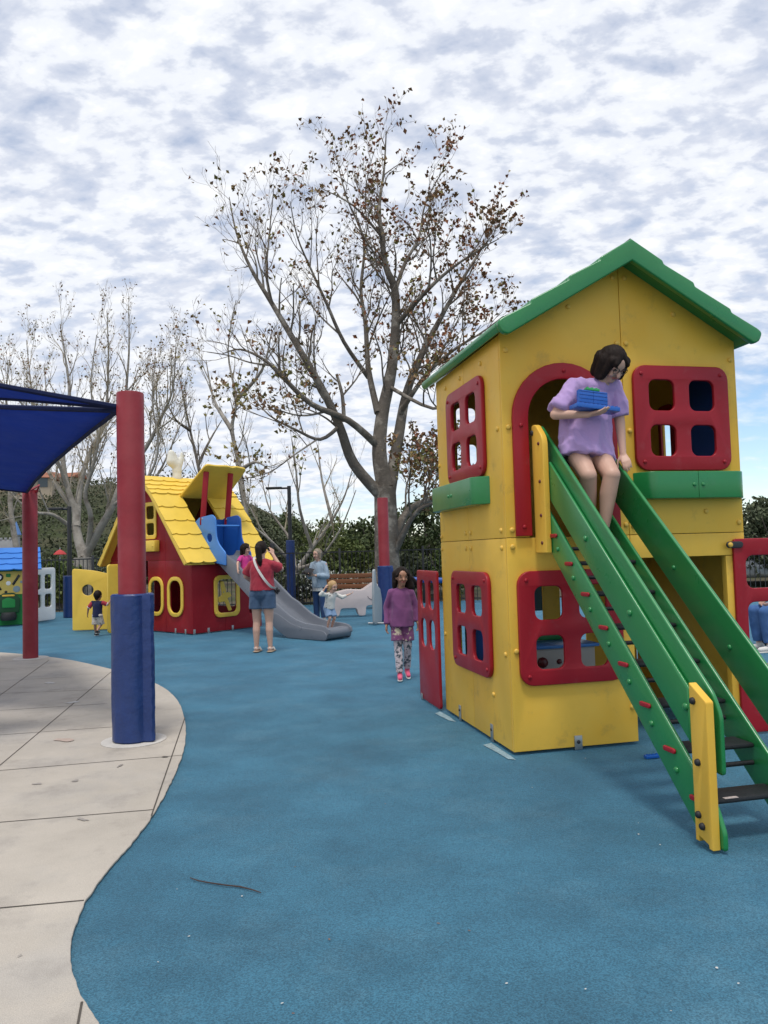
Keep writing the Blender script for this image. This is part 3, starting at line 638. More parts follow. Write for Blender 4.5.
# ---- gambrel roof: courses of wavy edged tiles
RX0, RX1 = -0.21, 1.88
def tile_course(bm_, x0, x1, p_lo, p_hi, nrm, wave=0.30, ph=0.0):
    """one course: p_lo, p_hi are (y, z) of its lower and upper edge"""
    n = max(8, int((x1 - x0) / 0.025)); lo = V((0, *p_lo)); hi = V((0, *p_hi)); up = (hi - lo).normalized(); N_ = V((0, *nrm))
    A, B, A2, B2 = [], [], [], []
    for i in range(n + 1):
        x = x0 + (x1 - x0) * i / n; t = ((x + ph) / wave) % 1.0
        dip = 0.042 * (abs(t - 0.5) * 2) ** 3 * (1 if t < 0.5 else 0.55) - 0.004
        e = lo - up * (0.03 - dip) + V((x, 0, 0))
        A.append(bm_.verts.new(e + N_ * 0.030)); A2.append(bm_.verts.new(e - N_ * 0.002))
        q = hi + V((x, 0, 0)); B.append(bm_.verts.new(q + N_ * 0.006)); B2.append(bm_.verts.new(q - N_ * 0.012))
    for i in range(n):
        bm_.faces.new((A[i], A[i + 1], B[i + 1], B[i])); bm_.faces.new((A2[i + 1], A2[i], B2[i], B2[i + 1]))
        bm_.faces.new((A[i + 1], A[i], A2[i], A2[i + 1])); bm_.faces.new((B[i], B[i + 1], B2[i + 1], B2[i]))
    for k in (0, n): bm_.faces.new((A[k], B[k], B2[k], A2[k]))
def slope(y0, z0, y1, z1, rows, spans):
    bm = bmesh.new(); d = V((y1 - y0, z1 - z0)).normalized(); nrm = (-d.y, d.x) if y1 > y0 else (d.y, -d.x)
    for r in range(rows):
        a, b = r / rows, (r + 1) / rows
        for x0, x1 in spans(r):
            tile_course(bm, x0, x1, (y0 + (y1 - y0) * a, z0 + (z1 - z0) * a), (y0 + (y1 - y0) * b, z0 + (z1 - z0) * b), nrm, 0.29, 0.0 if r % 2 else 0.13)
    return bm
full = lambda r: [(RX0, RX1)]
OPEN = lambda r: [(RX0, 0.47), (1.09, RX1)]
bmr = slope(-0.12, 1.36, 1.04, 2.74, 5, OPEN)
b2 = slope(1.04, 2.74, 1.485, 3.12, 4, full); b3 = slope(3.09, 1.36, 1.93, 2.74, 5, full); b4 = slope(1.93, 2.74, 1.485, 3.12, 4, full)
for b in (b2, b3, b4):
    me = bpy.data.meshes.new('t'); b.to_mesh(me); b.free(); bmr.from_mesh(me); bpy.data.meshes.remove(me)
roofb = from_bm('roof', bmr, BARNYEL, barn, 30)
# board under the tiles at the gable edge (the thick yellow rake seen from below)
prof = [(-0.13, 1.335), (-0.06, 1.30), (1.07, 2.66), (1.485, 3.02), (1.90, 2.66), (3.03, 1.30), (3.10, 1.335), (1.935, 2.725), (1.485, 3.10), (1.035, 2.725)]
for xx in (RX0, RX1 - 0.05):
    panel('roof_rake', rpoly(prof, 0.02, 2), [], 0.05, side(xx + 0.05), BARNYEL, barn, 0.012)
bmu = bmesh.new()
for (a, b, x0, x1) in (((-0.10, 1.345), (1.04, 2.70), RX0 + 0.04, 0.46), ((-0.10, 1.345), (1.04, 2.70), 1.10, RX1 - 0.04), ((3.07, 1.345), (1.93, 2.70), RX0 + 0.04, RX1 - 0.04), ((1.04, 2.70), (1.485, 3.08), RX0 + 0.04, RX1 - 0.04), ((1.93, 2.70), (1.485, 3.08), RX0 + 0.04, RX1 - 0.04)):
    vv = [bmu.verts.new((x, p[0], p[1] - 0.02 + dz)) for dz in (0, -0.015) for x, p in ((x0, a), (x1, a), (x1, b), (x0, b))]
    for q in ((0, 1, 2, 3), (7, 6, 5, 4), (0, 4, 5, 1), (1, 5, 6, 2), (2, 6, 7, 3), (3, 7, 4, 0)): bmu.faces.new([vv[i] for i in q])
from_bm('roof_lining', bmu, BARNYEL, barn)
# lifted roof lid on two red struts
la, lb = V((0.98, 2.66)), V((0.17, 3.22)); ld = (lb - la).normalized(); ln = V((-ld.y, ld.x))
lido = rpoly([(0.42, 0.0), (1.55, 0.0), (1.49, 0.99), (1.20, 1.03), (1.12, 1.0), (0.98, 1.03), (0.70, 1.01), (0.47, 1.03)], [0.02, 0.02, 0.08, 0.02, 0.02, 0.02, 0.02, 0.08])
panel('roof_lid', lido, [], 0.045, lambda u, v, w_: V((u, la.x + ld.x * v - ln.x * w_, la.y + ld.y * v - ln.y * w_)), BARNYEL, barn, 0.012)
for x, tl in ((0.50, 0.05), (1.09, 0.05)):
    s = box('strut', (0, 0, 0), (0.045, 0.115, 1.06), BARNRED, barn, 0.018)
    p0, p1 = V((x, 0.33, 2.12)), V((x + tl, 0.26, 3.09)); dd = (p1 - p0)
    s.location = (p0 + p1) / 2; s.rotation_euler = dd.to_track_quat('Z', 'Y').to_euler()
    bolt(barn, (x - 0.024, 0.31, 2.2), OUT_L, 0.018, STEEL)
# blue slide entry
hood = [(-0.42, 1.28), (0.52, 1.42), (0.60, 2.12), (0.40, 2.23), (-0.02, 2.27), (-0.12, 2.20), (-0.14, 1.75), (-0.42, 1.52)]
for x in (0.47, 1.07):
    sdp = panel('slide_entry_side', rpoly(hood, [0.02, 0.02, 0.06, 0.03, 0.08, 0.1, 0.2, 0.05]), [circ(0.08, 1.82, 0.085)] if x < 1 else [], 0.03, side(x + 0.03), LBL if x < 1 else BLU, barn, 0.008)
tube('entry_bar', [(0.50, -0.08, 2.05), (1.07, -0.08, 2.05)], 0.018, LBL, barn)
panel('entry_back', [(0.503, 1.42), (1.067, 1.42), (1.067, 2.20), (0.503, 2.20)], [], 0.02, front(0.45), BLU, barn)
# the slide: trough swept along its path
def sweep_trough(path, x0, x1, wall, m, par):
    """path: (y, z, wall height); section: thick side walls with rounded rims and a flat bed"""
    bm = bmesh.new(); rings = []
    for i, (y, z, h) in enumerate(path):
        a, b = path[max(i - 1, 0)], path[min(i + 1, len(path) - 1)]
        t = V((b[0] - a[0], b[1] - a[1])).normalized(); nn = V((t.y, -t.x)) if t.x < 0 else V((-t.y, t.x))
        if nn.y < 0: nn = -nn
        sec = [(x0, -0.10), (x0, h - 0.02), (x0 + 0.01, h - 0.003), (x0 + 0.03, h), (x0 + 0.05, h - 0.006), (x0 + 0.058, h - 0.025), (x0 + 0.066, 0.05), (x0 + 0.10, 0.008), (x0 + 0.16, 0.0),
               (x1 - 0.16, 0.0), (x1 - 0.10, 0.008), (x1 - 0.066, 0.05), (x1 - 0.058, h - 0.025), (x1 - 0.05, h - 0.006), (x1 - 0.03, h), (x1 - 0.01, h - 0.003), (x1, h - 0.02), (x1, -0.10), (x1 - 0.05, -0.10), (x1 - 0.06, -0.05), (x0 + 0.06, -0.05), (x0 + 0.05, -0.10)]
        rings.append([bm.verts.new((x, y + nn.x * k, z + nn.y * k)) for x, k in sec])
    n = len(rings[0])
    for r0, r1 in zip(rings, rings[1:]):
        for k in range(n): bm.faces.new((r0[k], r0[(k + 1) % n], r1[(k + 1) % n], r1[k]))
    bm.faces.new(rings[0]); bm.faces.new(rings[-1][::-1])
    return from_bm('slide', bm, m, par, 40)
pth = [(0.0, 1.47, .10), (-0.18, 1.42, .14), (-0.36, 1.30, .18)] + [(-0.36 - 0.145 * k, 1.30 - 0.1005 * k, .20) for k in range(1, 9)] + [(-1.70, 0.42, .20), (-1.88, 0.31, .20), (-2.08, 0.215, .19), (-2.3, 0.155, .17), (-2.55, 0.135, .14), (-2.8, 0.14, .12), (-2.95, 0.145, .105), (-3.02, 0.135, .10), (-3.07, 0.11, .09), (-3.085, 0.09, .06)]
sl_ = sweep_trough(pth, 0.50, 1.08, 0.2, GREYP, barn)
lathe('slide_end_roll', [(0.02, -0.28), (0.085, -0.275), (0.095, -0.26), (0.095, 0.26), (0.085, 0.275), (0.02, 0.28)], GREYP, barn).matrix_local = Matrix.Translation((0.79, -3.02, 0.115)) @ Matrix.Rotation(R(90), 4, 'Y')
for xx in (0.528, 1.088): panel('slide_foot', rpoly([(-1.35, 0.56), (-1.45, 0.42), (-1.80, 0.14), (-2.10, 0.003), (-3.06, 0.003), (-3.10, 0.10), (-3.0, 0.17), (-2.5, 0.20), (-2.2, 0.26), (-1.9, 0.40)], 0.05), [], 0.035, side(xx), GREYP, barn, 0.01)
# yellow barn doors standing open in front of the gable
def worldpanel(name, p0, p1, outline, holes, t, m, par, bev=0.008):
    d = (V(p1) - V(p0)).xy.normalized(); o = V(p0); inv = par.matrix_basis.inverted() if par else Matrix()
    return panel(name, outline, holes, t, lambda u, v, w_: inv @ V((o.x + d.x * u + d.y * w_, o.y + d.y * u - d.x * w_, v)), m, par, bev)
bpy.context.view_layer.update()
q0, q1 = gnd(73, 631.5), at(110, 628, 16.0); q1.z = 0
wd_ = (q1 - q0).xy.length
worldpanel('barn_door', q0, q1, rpoly([(0, 0.02), (wd_, 0.02), (wd_, 1.16), (wd_ * 0.6, 1.24), (0, 1.29)], [0.03, 0.03, 0.06, 0.3, 0.06]), [circ(wd_ * 0.42, 0.84, 0.115)], 0.04, BARNYEL, barn)
q0, q1 = gnd(107.2, 634.5), at(135, 632, 15.6); q1.z = 0
wd_ = (q1 - q0).xy.length
worldpanel('barn_door', q0, q1, rrect(0, 0.02, wd_, 1.36, 0.06), [], 0.04, BARNYEL, barn)
# white rooster on the ridge
rm = mat('rooster_white', (0.72, 0.70, 0.62), 0.5, 0.3, 0.06, 6)
def blob_bm(parts):
    bm = bmesh.new()
    for p in parts: capsule(bm, *p)
    return bm
# ------------------------------------------------------------------ soft bodies: capsules fused into one surface
def capsule(bm, a, b, ra, rb, sq=None, flat=(False, False), n=16):
    """tapered capsule; sq=(direction, factor) flattens the section along that direction; flat ends are cut square"""
    a, b = V(a), V(b); d = b - a
    if d.length < 1e-6: d = V((0, 0, 1e-4)); b = a + d
    d.normalize()
    if sq:
        s = V(sq[0]); s = (s - d * s.dot(d)); s = s.normalized() if s.length > 1e-5 else frame_of(d)[0]; f = sq[1]
    else: s, f = frame_of(d)[0], 1.0
    t = d.cross(s); rings = []
    def ring(c, r): rings.append([bm.verts.new(c + (s * (f * math.cos(2 * math.pi * k / n)) + t * math.sin(2 * math.pi * k / n)) * r) for k in range(n)])
    if flat[0]: ring(a, ra)
    else:
        for k in range(1, 6): q = R(90 * k / 5); ring(a - d * ra * math.cos(q), ra * math.sin(q))
    if flat[1]: ring(b, rb)
    else:
        for k in range(5, 0, -1): q = R(90 * k / 5); ring(b + d * rb * math.cos(q), rb * math.sin(q))
    for r0, r1 in zip(rings, rings[1:]):
        for k in range(n): bm.faces.new((r0[k], r0[(k + 1) % n], r1[(k + 1) % n], r1[k]))
    bm.faces.new(rings[0][::-1]); bm.faces.new(rings[-1])
def fuse(name, bm, m, parent, voxel=0.008, smooth=3, wr=0.0, wf=(9, 9, 9), wr2=0.0, cut=None):
    bmesh.ops.recalc_face_normals(bm, faces=bm.faces)
    me = bpy.data.meshes.new('tmp'); bm.to_mesh(me); bm.free()
    o = bpy.data.objects.new('tmp', me); COL.objects.link(o)
    md = o.modifiers.new('r', 'REMESH'); md.mode = 'VOXEL'; md.voxel_size = voxel; md.use_smooth_shade = True
    if smooth: ms_ = o.modifiers.new('s', 'SMOOTH'); ms_.factor = 0.5; ms_.iterations = smooth
    dg = bpy.context.evaluated_depsgraph_get(); me2 = bpy.data.meshes.new_from_object(o.evaluated_get(dg))
    bpy.data.objects.remove(o); bpy.data.meshes.remove(me)
    if wr or wr2:
        nrm = [v.normal.copy() for v in me2.vertices]
        for v, n_ in zip(me2.vertices, nrm):
            c = v.co; k = 0.0
            if wr: 
                q = mnoise.noise((c.x * wf[0], c.y * wf[1], c.z * wf[2])); k += wr * (0.6 - 2.4 * abs(q)) + wr * 0.45 * (0.6 - 2.4 * abs(mnoise.noise((c.x * wf[0] * 2.3 + c.z * 6, c.y * wf[1] * 2.3, c.z * wf[2] * 1.6 + 9))))
            if wr2: k += wr2 * (0.5 * mnoise.noise((c.x * 30, c.y * 30, c.z * 5)) + 0.5 * mnoise.noise((c.x * 95, c.y * 95, c.z * 9)))
            v.co = c + n_ * k
    me2.name = name
    return link(name, me2, m, parent, None if False else 180)
def hand(bm, wr, d, n, size, curl, thumb=1, tcurl=0.5, r=0.0088):
    """wr wrist, d forward, n palm normal, thumb side +1/-1 along s"""
    d = V(d).normalized(); n = V(n); n = (n - d * n.dot(d)).normalized(); s = d.cross(n) * thumb; k = size
    for i, (o, L_) in enumerate(((0.030, 0.074), (0.010, 0.084), (-0.010, 0.078), (-0.029, 0.062))):
        base = V(wr) + s * o * 0.5 * k + d * 0.012 * k; kn = V(wr) + s * o * k + d * (0.090 - abs(o - 0.01) * 0.25) * k
        capsule(bm, base, kn, 0.0145 * k, 0.0115 * k, n=10)
        p, ang = kn, 0.0
        for j, fr in enumerate((0.45, 0.32, 0.23)):
            ang += curl * (0.8, 1.0, 0.7)[j]; q = p + (d * math.cos(ang) + n * math.sin(ang) + s * o * 1.2) .normalized() * L_ * fr * k
            capsule(bm, p, q, r * k * (1.05, 0.95, 0.86)[j], r * k * (0.95, 0.86, 0.74)[j], n=8); p = q
    p = V(wr) + s * 0.022 * k + d * 0.02 * k; q = p + (s * 0.75 + d * 0.65 + n * 0.25).normalized() * 0.045 * k
    capsule(bm, p, q, 0.014 * k, 0.011 * k, n=8)
    q2 = q + (d * 0.9 + s * 0.35 + n * tcurl).normalized() * 0.032 * k; capsule(bm, q, q2, 0.0105 * k, 0.0095 * k, n=8)
    q3 = q2 + (d * 0.95 + n * tcurl).normalized() * 0.024 * k; capsule(bm, q2, q3, 0.0095 * k, 0.008 * k, n=8)

def standing(h, **kw):
    k = h / 1.68
    J = dict(pelvis=(0, 0.01 * k, 0.545 * h), chest=(0, 0.01 * k, 0.735 * h), neck=(0, 0.012 * k, 0.845 * h), head=(0, -0.012 * k, 0.925 * h),
             shL=(-0.160 * k, 0.01 * k, 0.79 * h), shR=(0.160 * k, 0.01 * k, 0.79 * h), elL=(-0.205 * k, 0.02 * k, 0.63 * h), elR=(0.205 * k, 0.02 * k, 0.63 * h),
             wrL=(-0.215 * k, -0.04 * k, 0.49 * h), wrR=(0.215 * k, -0.04 * k, 0.49 * h), hpL=(-0.085 * k, 0.01 * k, 0.52 * h), hpR=(0.085 * k, 0.01 * k, 0.52 * h),
             knL=(-0.085 * k, -0.005 * k, 0.285 * h), knR=(0.085 * k, -0.005 * k, 0.285 * h), anL=(-0.085 * k, 0.02 * k, 0.05 * h), anR=(0.085 * k, 0.02 * k, 0.05 * h))
    J.update(kw); return {a: V(b) for a, b in J.items()}
def fig(rt, J, k, hs, skin, look=(0, -1, 0), up=(0, 0, 1), fat=1.0, fwd=(0, -1, 0), toe=None, hands=None, shoe=None, hair=None, vox=0.008, face=True, leg=1.0, mouth=True, barefoot=False):
    """body mesh + face, shoes and hair as its children. k limb scale, hs head scale (1 = adult)"""
    f = V(look).normalized(); u = V(up); u = (u - f * u.dot(f)).normalized(); s = f.cross(u)
    fw = V(fwd).normalized(); bm = bmesh.new(); q = k * fat
    c = J['head']
    capsule(bm, c + f * 0.012 * hs + u * 0.028 * hs, c - f * 0.022 * hs + u * 0.03 * hs, 0.086 * hs, 0.088 * hs, (s, 0.86))
    capsule(bm, c + f * 0.020 * hs - u * 0.02 * hs, c + f * 0.046 * hs - u * 0.078 * hs, 0.066 * hs, 0.034 * hs, (s, 0.95))
    capsule(bm, c + f * 0.083 * hs + u * 0.005 * hs, c + f * 0.104 * hs - u * 0.028 * hs, 0.010 * hs, 0.015 * hs, n=8)      # nose
    for sg in (-1, 1): 
        capsule(bm, c + s * sg * 0.074 * hs + u * 0.012 * hs - f * 0.006 * hs, c + s * sg * 0.076 * hs - u * 0.02 * hs - f * 0.002 * hs, 0.017 * hs, 0.011 * hs, (s, 0.45), n=8)   # ear
        capsule(bm, c + f * 0.068 * hs + s * sg * 0.034 * hs - u * 0.026 * hs, c + f * 0.058 * hs + s * sg * 0.036 * hs - u * 0.034 * hs, 0.022 * hs, 0.02 * hs, n=8)   # cheek
    capsule(bm, J['neck'] - V((0, 0, 0.03 * k)), c - u * 0.045 * hs - f * 0.012 * hs, 0.056 * q, 0.048 * hs)
    capsule(bm, J['pelvis'], J['chest'], 0.135 * q, 0.145 * q, (fw, 0.70)); capsule(bm, J['chest'], J['neck'], 0.125 * q, 0.055 * q, (fw, 0.72))
    for S in 'LR':
        sh, el, wr, hp, kn, an = (J[x + S] for x in ('sh', 'el', 'wr', 'hp', 'kn', 'an'))
        capsule(bm, J['neck'] - V((0, 0, 0.045 * k)), sh, 0.052 * q, 0.050 * q, n=12); capsule(bm, J['chest'].lerp(sh, 0.4), sh, 0.075 * q, 0.050 * q, n=12)
        capsule(bm, sh, el, 0.052 * q, 0.040 * q, n=12); capsule(bm, el, wr, 0.041 * q, 0.026 * k, n=12)
        capsule(bm, J['pelvis'].lerp(hp, 0.8), hp, 0.10 * q, 0.088 * q * leg); capsule(bm, hp, kn, 0.084 * q * leg, 0.054 * k * leg); capsule(bm, kn, kn.lerp(an, 0.35) + V((0, 0, 0)) - fw * 0.012 * k, 0.052 * k * leg, 0.053 * k * leg)
        capsule(bm, kn.lerp(an, 0.35) - fw * 0.012 * k, an, 0.053 * k * leg, 0.034 * k)
        td = (toe or {}).get(S, fw); td = V(td).normalized()
        capsule(bm, an - td * 0.02 * k - V((0, 0, 0.03 * k)), an + td * 0.13 * k - V((0, 0, 0.045 * k)), 0.034 * k, 0.026 * k, n=10)
        H = (hands or {}).get(S)
        d = H[0] if H else (wr - el); nn = H[1] if H else (J['chest'] - wr); cu = H[2] if H else 0.45
        th = H[3] if H and len(H) > 3 else (1 if V(d).normalized().cross(V(nn)).dot(fw) > 0 else -1)
        hand(bm, wr, d, nn, k * 0.98, cu, th, H[4] if H and len(H) > 4 else 0.5, 0.0088)
    body = fuse('body', bm, skin, rt, vox, 3)
    if face:
        for sg in (-1, 1):
            p = c + f * 0.083 * hs + s * sg * 0.033 * hs + u * 0.012 * hs
            b2 = bmesh.new(); capsule(b2, p - s * 0.009 * hs, p + s * 0.009 * hs, 0.0085 * hs, 0.0085 * hs, (u, 0.7), n=8); from_bm('eye', b2, EYEM, body, 60)
            b2 = bmesh.new(); p = c + f * 0.086 * hs + s * sg * 0.034 * hs + u * 0.034 * hs; capsule(b2, p - s * 0.016 * hs - u * 0.003 * hs * sg, p + s * 0.016 * hs + u * 0.003 * hs * sg, 0.0045 * hs, 0.0045 * hs, n=8); from_bm('eyebrow', b2, HAIRD, body, 60)
        b2 = bmesh.new(); p = c + f * 0.082 * hs - u * 0.055 * hs; capsule(b2, p - s * 0.018 * hs, p + s * 0.018 * hs, 0.0085 * hs, 0.0085 * hs, (u, 0.8), n=8); from_bm('mouth', b2, LIP, body, 60)
    if shoe:
        for S in 'LR':
            an = J['an' + S]; td = V((toe or {}).get(S, fw)).normalized(); bm = bmesh.new(); uz = V((0, 0, 1)); b = an.copy()
            capsule(bm, b - td * 0.032 * k - uz * 0.035 * k, b + td * 0.14 * k - uz * 0.047 * k, 0.044 * k, 0.036 * k, n=12); capsule(bm, b + uz * 0.0 * k, b - uz * 0.03 * k, 0.043 * k, 0.045 * k, n=12)
            fuse('shoe', bm, shoe, rt, 0.008, 2)
            bm = bmesh.new(); capsule(bm, b - td * 0.035 * k - uz * 0.072 * k, b + td * 0.14 * k - uz * 0.078 * k, 0.046 * k, 0.042 * k, (uz, 0.32), n=12); fuse('shoe_sole', bm, WHITESH, rt, 0.008, 1)
    if hair:
        bm = bmesh.new(); hm, caps = hair
        capsule(bm, c - f * 0.016 * hs + u * 0.044 * hs, c - f * 0.036 * hs + u * 0.030 * hs, 0.098 * hs, 0.098 * hs, (s, 0.90))
        for a, b, ra, rb in caps:
            w_ = lambda p: c + s * p[0] * hs + f * p[1] * hs + u * p[2] * hs
            capsule(bm, w_(a), w_(b), ra * hs, rb * hs, n=12)
        fuse('hair', bm, hm, rt, 0.007, 2, 0.0, (1, 1, 1), 0.006)
    return body
def top_wear(rt, J, k, m, hem, fat=1.0, sleeve=0.7, fwd=(0, -1, 0), name='shirt', wr=0.006, flare=1.0, sl_r=1.0, vox=0.009, belly=None):
    bm = bmesh.new(); q = k * fat; fw = V(fwd)
    hem = V(hem); mid = J['chest'].lerp(hem, 0.5) if belly is None else V(belly)
    capsule(bm, J['chest'] + V((0, 0, 0.0)), mid, 0.162 * q, 0.155 * q * flare, (fw, 0.74)); capsule(bm, mid, hem, 0.155 * q * flare, 0.168 * q * flare, (fw, 0.78), (False, True), 24)
    capsule(bm, J['chest'], J['neck'] - V((0, 0, 0.015 * k)), 0.145 * q, 0.068 * k, (fw, 0.76), (False, True))
    for S in 'LR':
        sh, el, wr_ = J['sh' + S], J['el' + S], J['wr' + S]
        capsule(bm, J['neck'] - V((0, 0, 0.05 * k)), sh, 0.058 * q, 0.056 * q, n=14); capsule(bm, J['chest'].lerp(sh, 0.4) - V((0, 0, 0.02 * k)), sh - V((0, 0, 0.01 * k)), 0.085 * q, 0.054 * q, n=14)
        if sleeve <= 1: capsule(bm, sh, sh.lerp(el, sleeve), 0.058 * q, 0.066 * q * sl_r, None, (False, True), 16)
        else:
            capsule(bm, sh, el, 0.056 * q, 0.052 * q * sl_r, n=14); capsule(bm, el, el.lerp(wr_, sleeve - 1), 0.053 * q * sl_r, 0.040 * q * sl_r, None, (False, True), 14)
    return fuse(name, bm, m, rt, vox, 2, wr, (7, 7, 3.2))
def bottom_wear(rt, J, k, m, frac, fat=1.0, name='shorts', fwd=(0, -1, 0), wr=0.004, rr=1.0, waist=None):
    bm = bmesh.new(); q = k * fat; fw = V(fwd)
    wz = V(waist) if waist is not None else J['pelvis'].lerp(J['chest'], 0.35)
    capsule(bm, J['pelvis'], wz, 0.150 * q, 0.140 * q, (fw, 0.78), (False, True))
    for S in 'LR':
        hp, kn, an = J['hp' + S], J['kn' + S], J['an' + S]
        capsule(bm, J['pelvis'].lerp(hp, 0.7), hp, 0.115 * q, 0.104 * q)
        if frac <= 1: capsule(bm, hp, hp.lerp(kn, frac), 0.100 * q, 0.092 * q * rr, None, (False, True), 18)
        else: capsule(bm, hp, kn, 0.098 * q, 0.068 * q * rr, n=14); capsule(bm, kn, kn.lerp(an, frac - 1), 0.068 * q * rr, 0.060 * q * rr, None, (False, True), 16)
    return fuse(name, bm, m, rt, 0.009, 2, wr, (8, 8, 5))

# rooster on the barn ridge
rb = bmesh.new(); o = V((0.70, 1.485, 3.12))
for a, b, ra, rb_ in (((0, 0, 0), (0, 0, .14), .11, .10), ((0, 0, .14), (.0, 0, .28), .11, .11), ((-.02, 0, .26), (-.12, 0, .34), .11, .12), ((-.13, 0, .34), (-.13, 0, .50), .12, .08), ((-.04, 0, .36), (-.07, 0, .48), .09, .06), ((.02, 0, .25), (.11, 0, .40), .10, .065), ((.11, 0, .40), (.12, 0, .52), .06, .035), ((.12, 0, .48), (.19, 0, .46), .03, .01)):
    capsule(rb, o + V(a), o + V(b), ra, rb_, ((0, 1, 0), 0.6))
fuse('roof_rooster', rb, mat('rooster_white', (0.66, 0.62, 0.47), 0.55, 0.3, 0.08, 6, col2=(0.70, 0.70, 0.68), c2scale=4), barn, 0.014, 3)

# ================================================================== PEOPLE
def P_(x, y, z): return V((x, y, z))
# --- teen on the stairs (built in the playhouse frame, root on the deck edge)
O_ = V((0.52, -0.25, 1.53)); tw = HM @ O_
teen = root('person', tuple(tw), HYAW, 'teenager in lilac t-shirt stepping down the green stairs holding a blue toy', 'person')
L_ = lambda x, y, z: V((x, y, z)) - O_
J = {a: L_(*b) for a, b in dict(pelvis=(.535, -.13, 2.20), chest=(.600, -.20, 2.47), neck=(.645, -.255, 2.615), head=(.695, -.335, 2.705),
     shL=(.462, -.23, 2.575), shR=(.778, -.20, 2.58), elL=(.285, -.27, 2.365), elR=(.795, -.235, 2.325), wrL=(.455, -.42, 2.34), wrR=(.768, -.305, 2.085),
     hpL=(.455, -.16, 2.17), hpR=(.615, -.16, 2.17), knL=(.435, -.42, 1.925), knR=(.592, -.45, 1.925), anL=(.520, -.27, 1.595), anR=(.548, -.40, 1.56)).items()}
fig(teen, J, 0.90, 1.0, SKIN, look=(0.20, -0.68, -0.70), up=(0.10, -0.65, 0.72), fwd=(0.2, -1, 0), vox=0.0065, shoe=BLKCLOTH, leg=1.2, toe={'L': (0.1, -1, -0.1), 'R': (0.1, -1, -0.5)},
    hands={'L': ((0.84, -0.52, 0.10), (0.05, 0.25, 1.0), 0.30, -1, 0.2), 'R': ((-0.08, -0.62, -0.78), (0.35, 0.45, -0.8), 0.42, -1, 0.4)},
    hair=(HAIRD, [((-.062, -.02, .03), (-.078, .0, -.075), .050, .036), ((.062, -.02, .03), (.078, .0, -.075), .050, .036), ((-.045, -.07, .02), (-.05, -.065, -.085), .058, .042), ((.045, -.07, .02), (.05, -.065, -.085), .058, .042), ((0, -.08, .02), (0, -.08, -.085), .058, .045),
                  ((.0, .03, .092), (.05, .078, .055), .036, .022), ((.0, .03, .092), (-.05, .078, .055), .036, .022), ((.060, .045, .06), (.082, .040, -.07), .034, .022), ((-.060, .045, .06), (-.082, .040, -.07), .034, .022)]))
top_wear(teen, J, 0.92, LILAC, L_(.522, -.245, 2.055), 1.02, 0.86, (0.2, -1, 0), wr=0.022, flare=1.30, sl_r=1.18, vox=0.008, belly=L_(.545, -.20, 2.27))
bottom_wear(teen, J, 0.84, BLKCLOTH, 0.42, 1.0, fwd=(0.2, -1, 0), rr=1.08, waist=L_(.55, -.15, 2.28))
bpy.context.view_layer.update()
# glasses
c = J['head']; f = V((0.20, -0.68, -0.70)).normalized(); u = V((0.10, -0.65, 0.72)); u = (u - f * u.dot(f)).normalized(); s = f.cross(u)
bm = bmesh.new()
for sg in (-1, 1):
    cc = c + f * 0.096 + s * sg * 0.036 + u * 0.011
    bm_tube(bm, [cc + (s * math.cos(a) * 0.026 + u * math.sin(a) * 0.021) for a in [2 * math.pi * i / 14 for i in range(15)]], 0.0024, 5)
    bm_tube(bm, [c + f * 0.094 + s * sg * 0.062 + u * 0.014, c + f * 0.0 + s * sg * 0.086 + u * 0.016], 0.0024, 5)
bm_tube(bm, [c + f * 0.098 - s * 0.010 + u * 0.014, c + f * 0.098 + s * 0.010 + u * 0.014], 0.0024, 5)
from_bm('glasses', bm, BLACK, teen)
# the toy she holds: blue toy-brick laptop with studs
tb = root('brick_toy', tuple(HM @ V((0.497, -0.435, 2.378))), HYAW, 'blue toy brick build shaped like a laptop, held by the teenager on the stairs', 'toy')
tb.rotation_euler = (R(-4), R(4), HYAW + R(6))
box('base', (0, 0, 0), (0.335, 0.10, 0.030), BRICKB, tb, 0.003); 
for i in range(2): box('back_brick', (-0.055 + 0.1125 * i, 0.030, 0.0725), (0.112, 0.036, 0.112), BRICKB, tb, 0.003)
box('green_brick', (-0.0, 0.030, 0.139), (0.105, 0.036, 0.018), BRICKG, tb, 0.003)
bm = bmesh.new()
for i in range(10):
    bm_tube(bm, [(-0.15 + 0.0333 * i, -0.033, 0.015), (-0.15 + 0.0333 * i, -0.033, 0.022)], 0.010, 10)
from_bm('stud_row', bm, BRICKB, tb)
bm = bmesh.new()
for z in (0.042, 0.068, 0.094, 0.118): bm_box(bm, (0, 0.0112, z), (0.222, 0.002, 0.0022))
from_bm('brick_joint', bm, mat('blue_joint', (0.004, 0.05, 0.24), 0.5, 0.3, 0), tb)
bm = bmesh.new()
for i in range(3): bm_tube(bm, [(-0.035 + 0.035 * i, 0.03, 0.148), (-0.035 + 0.035 * i, 0.03, 0.155)], 0.010, 10)
from_bm('green_stud', bm, BRICKG, tb)

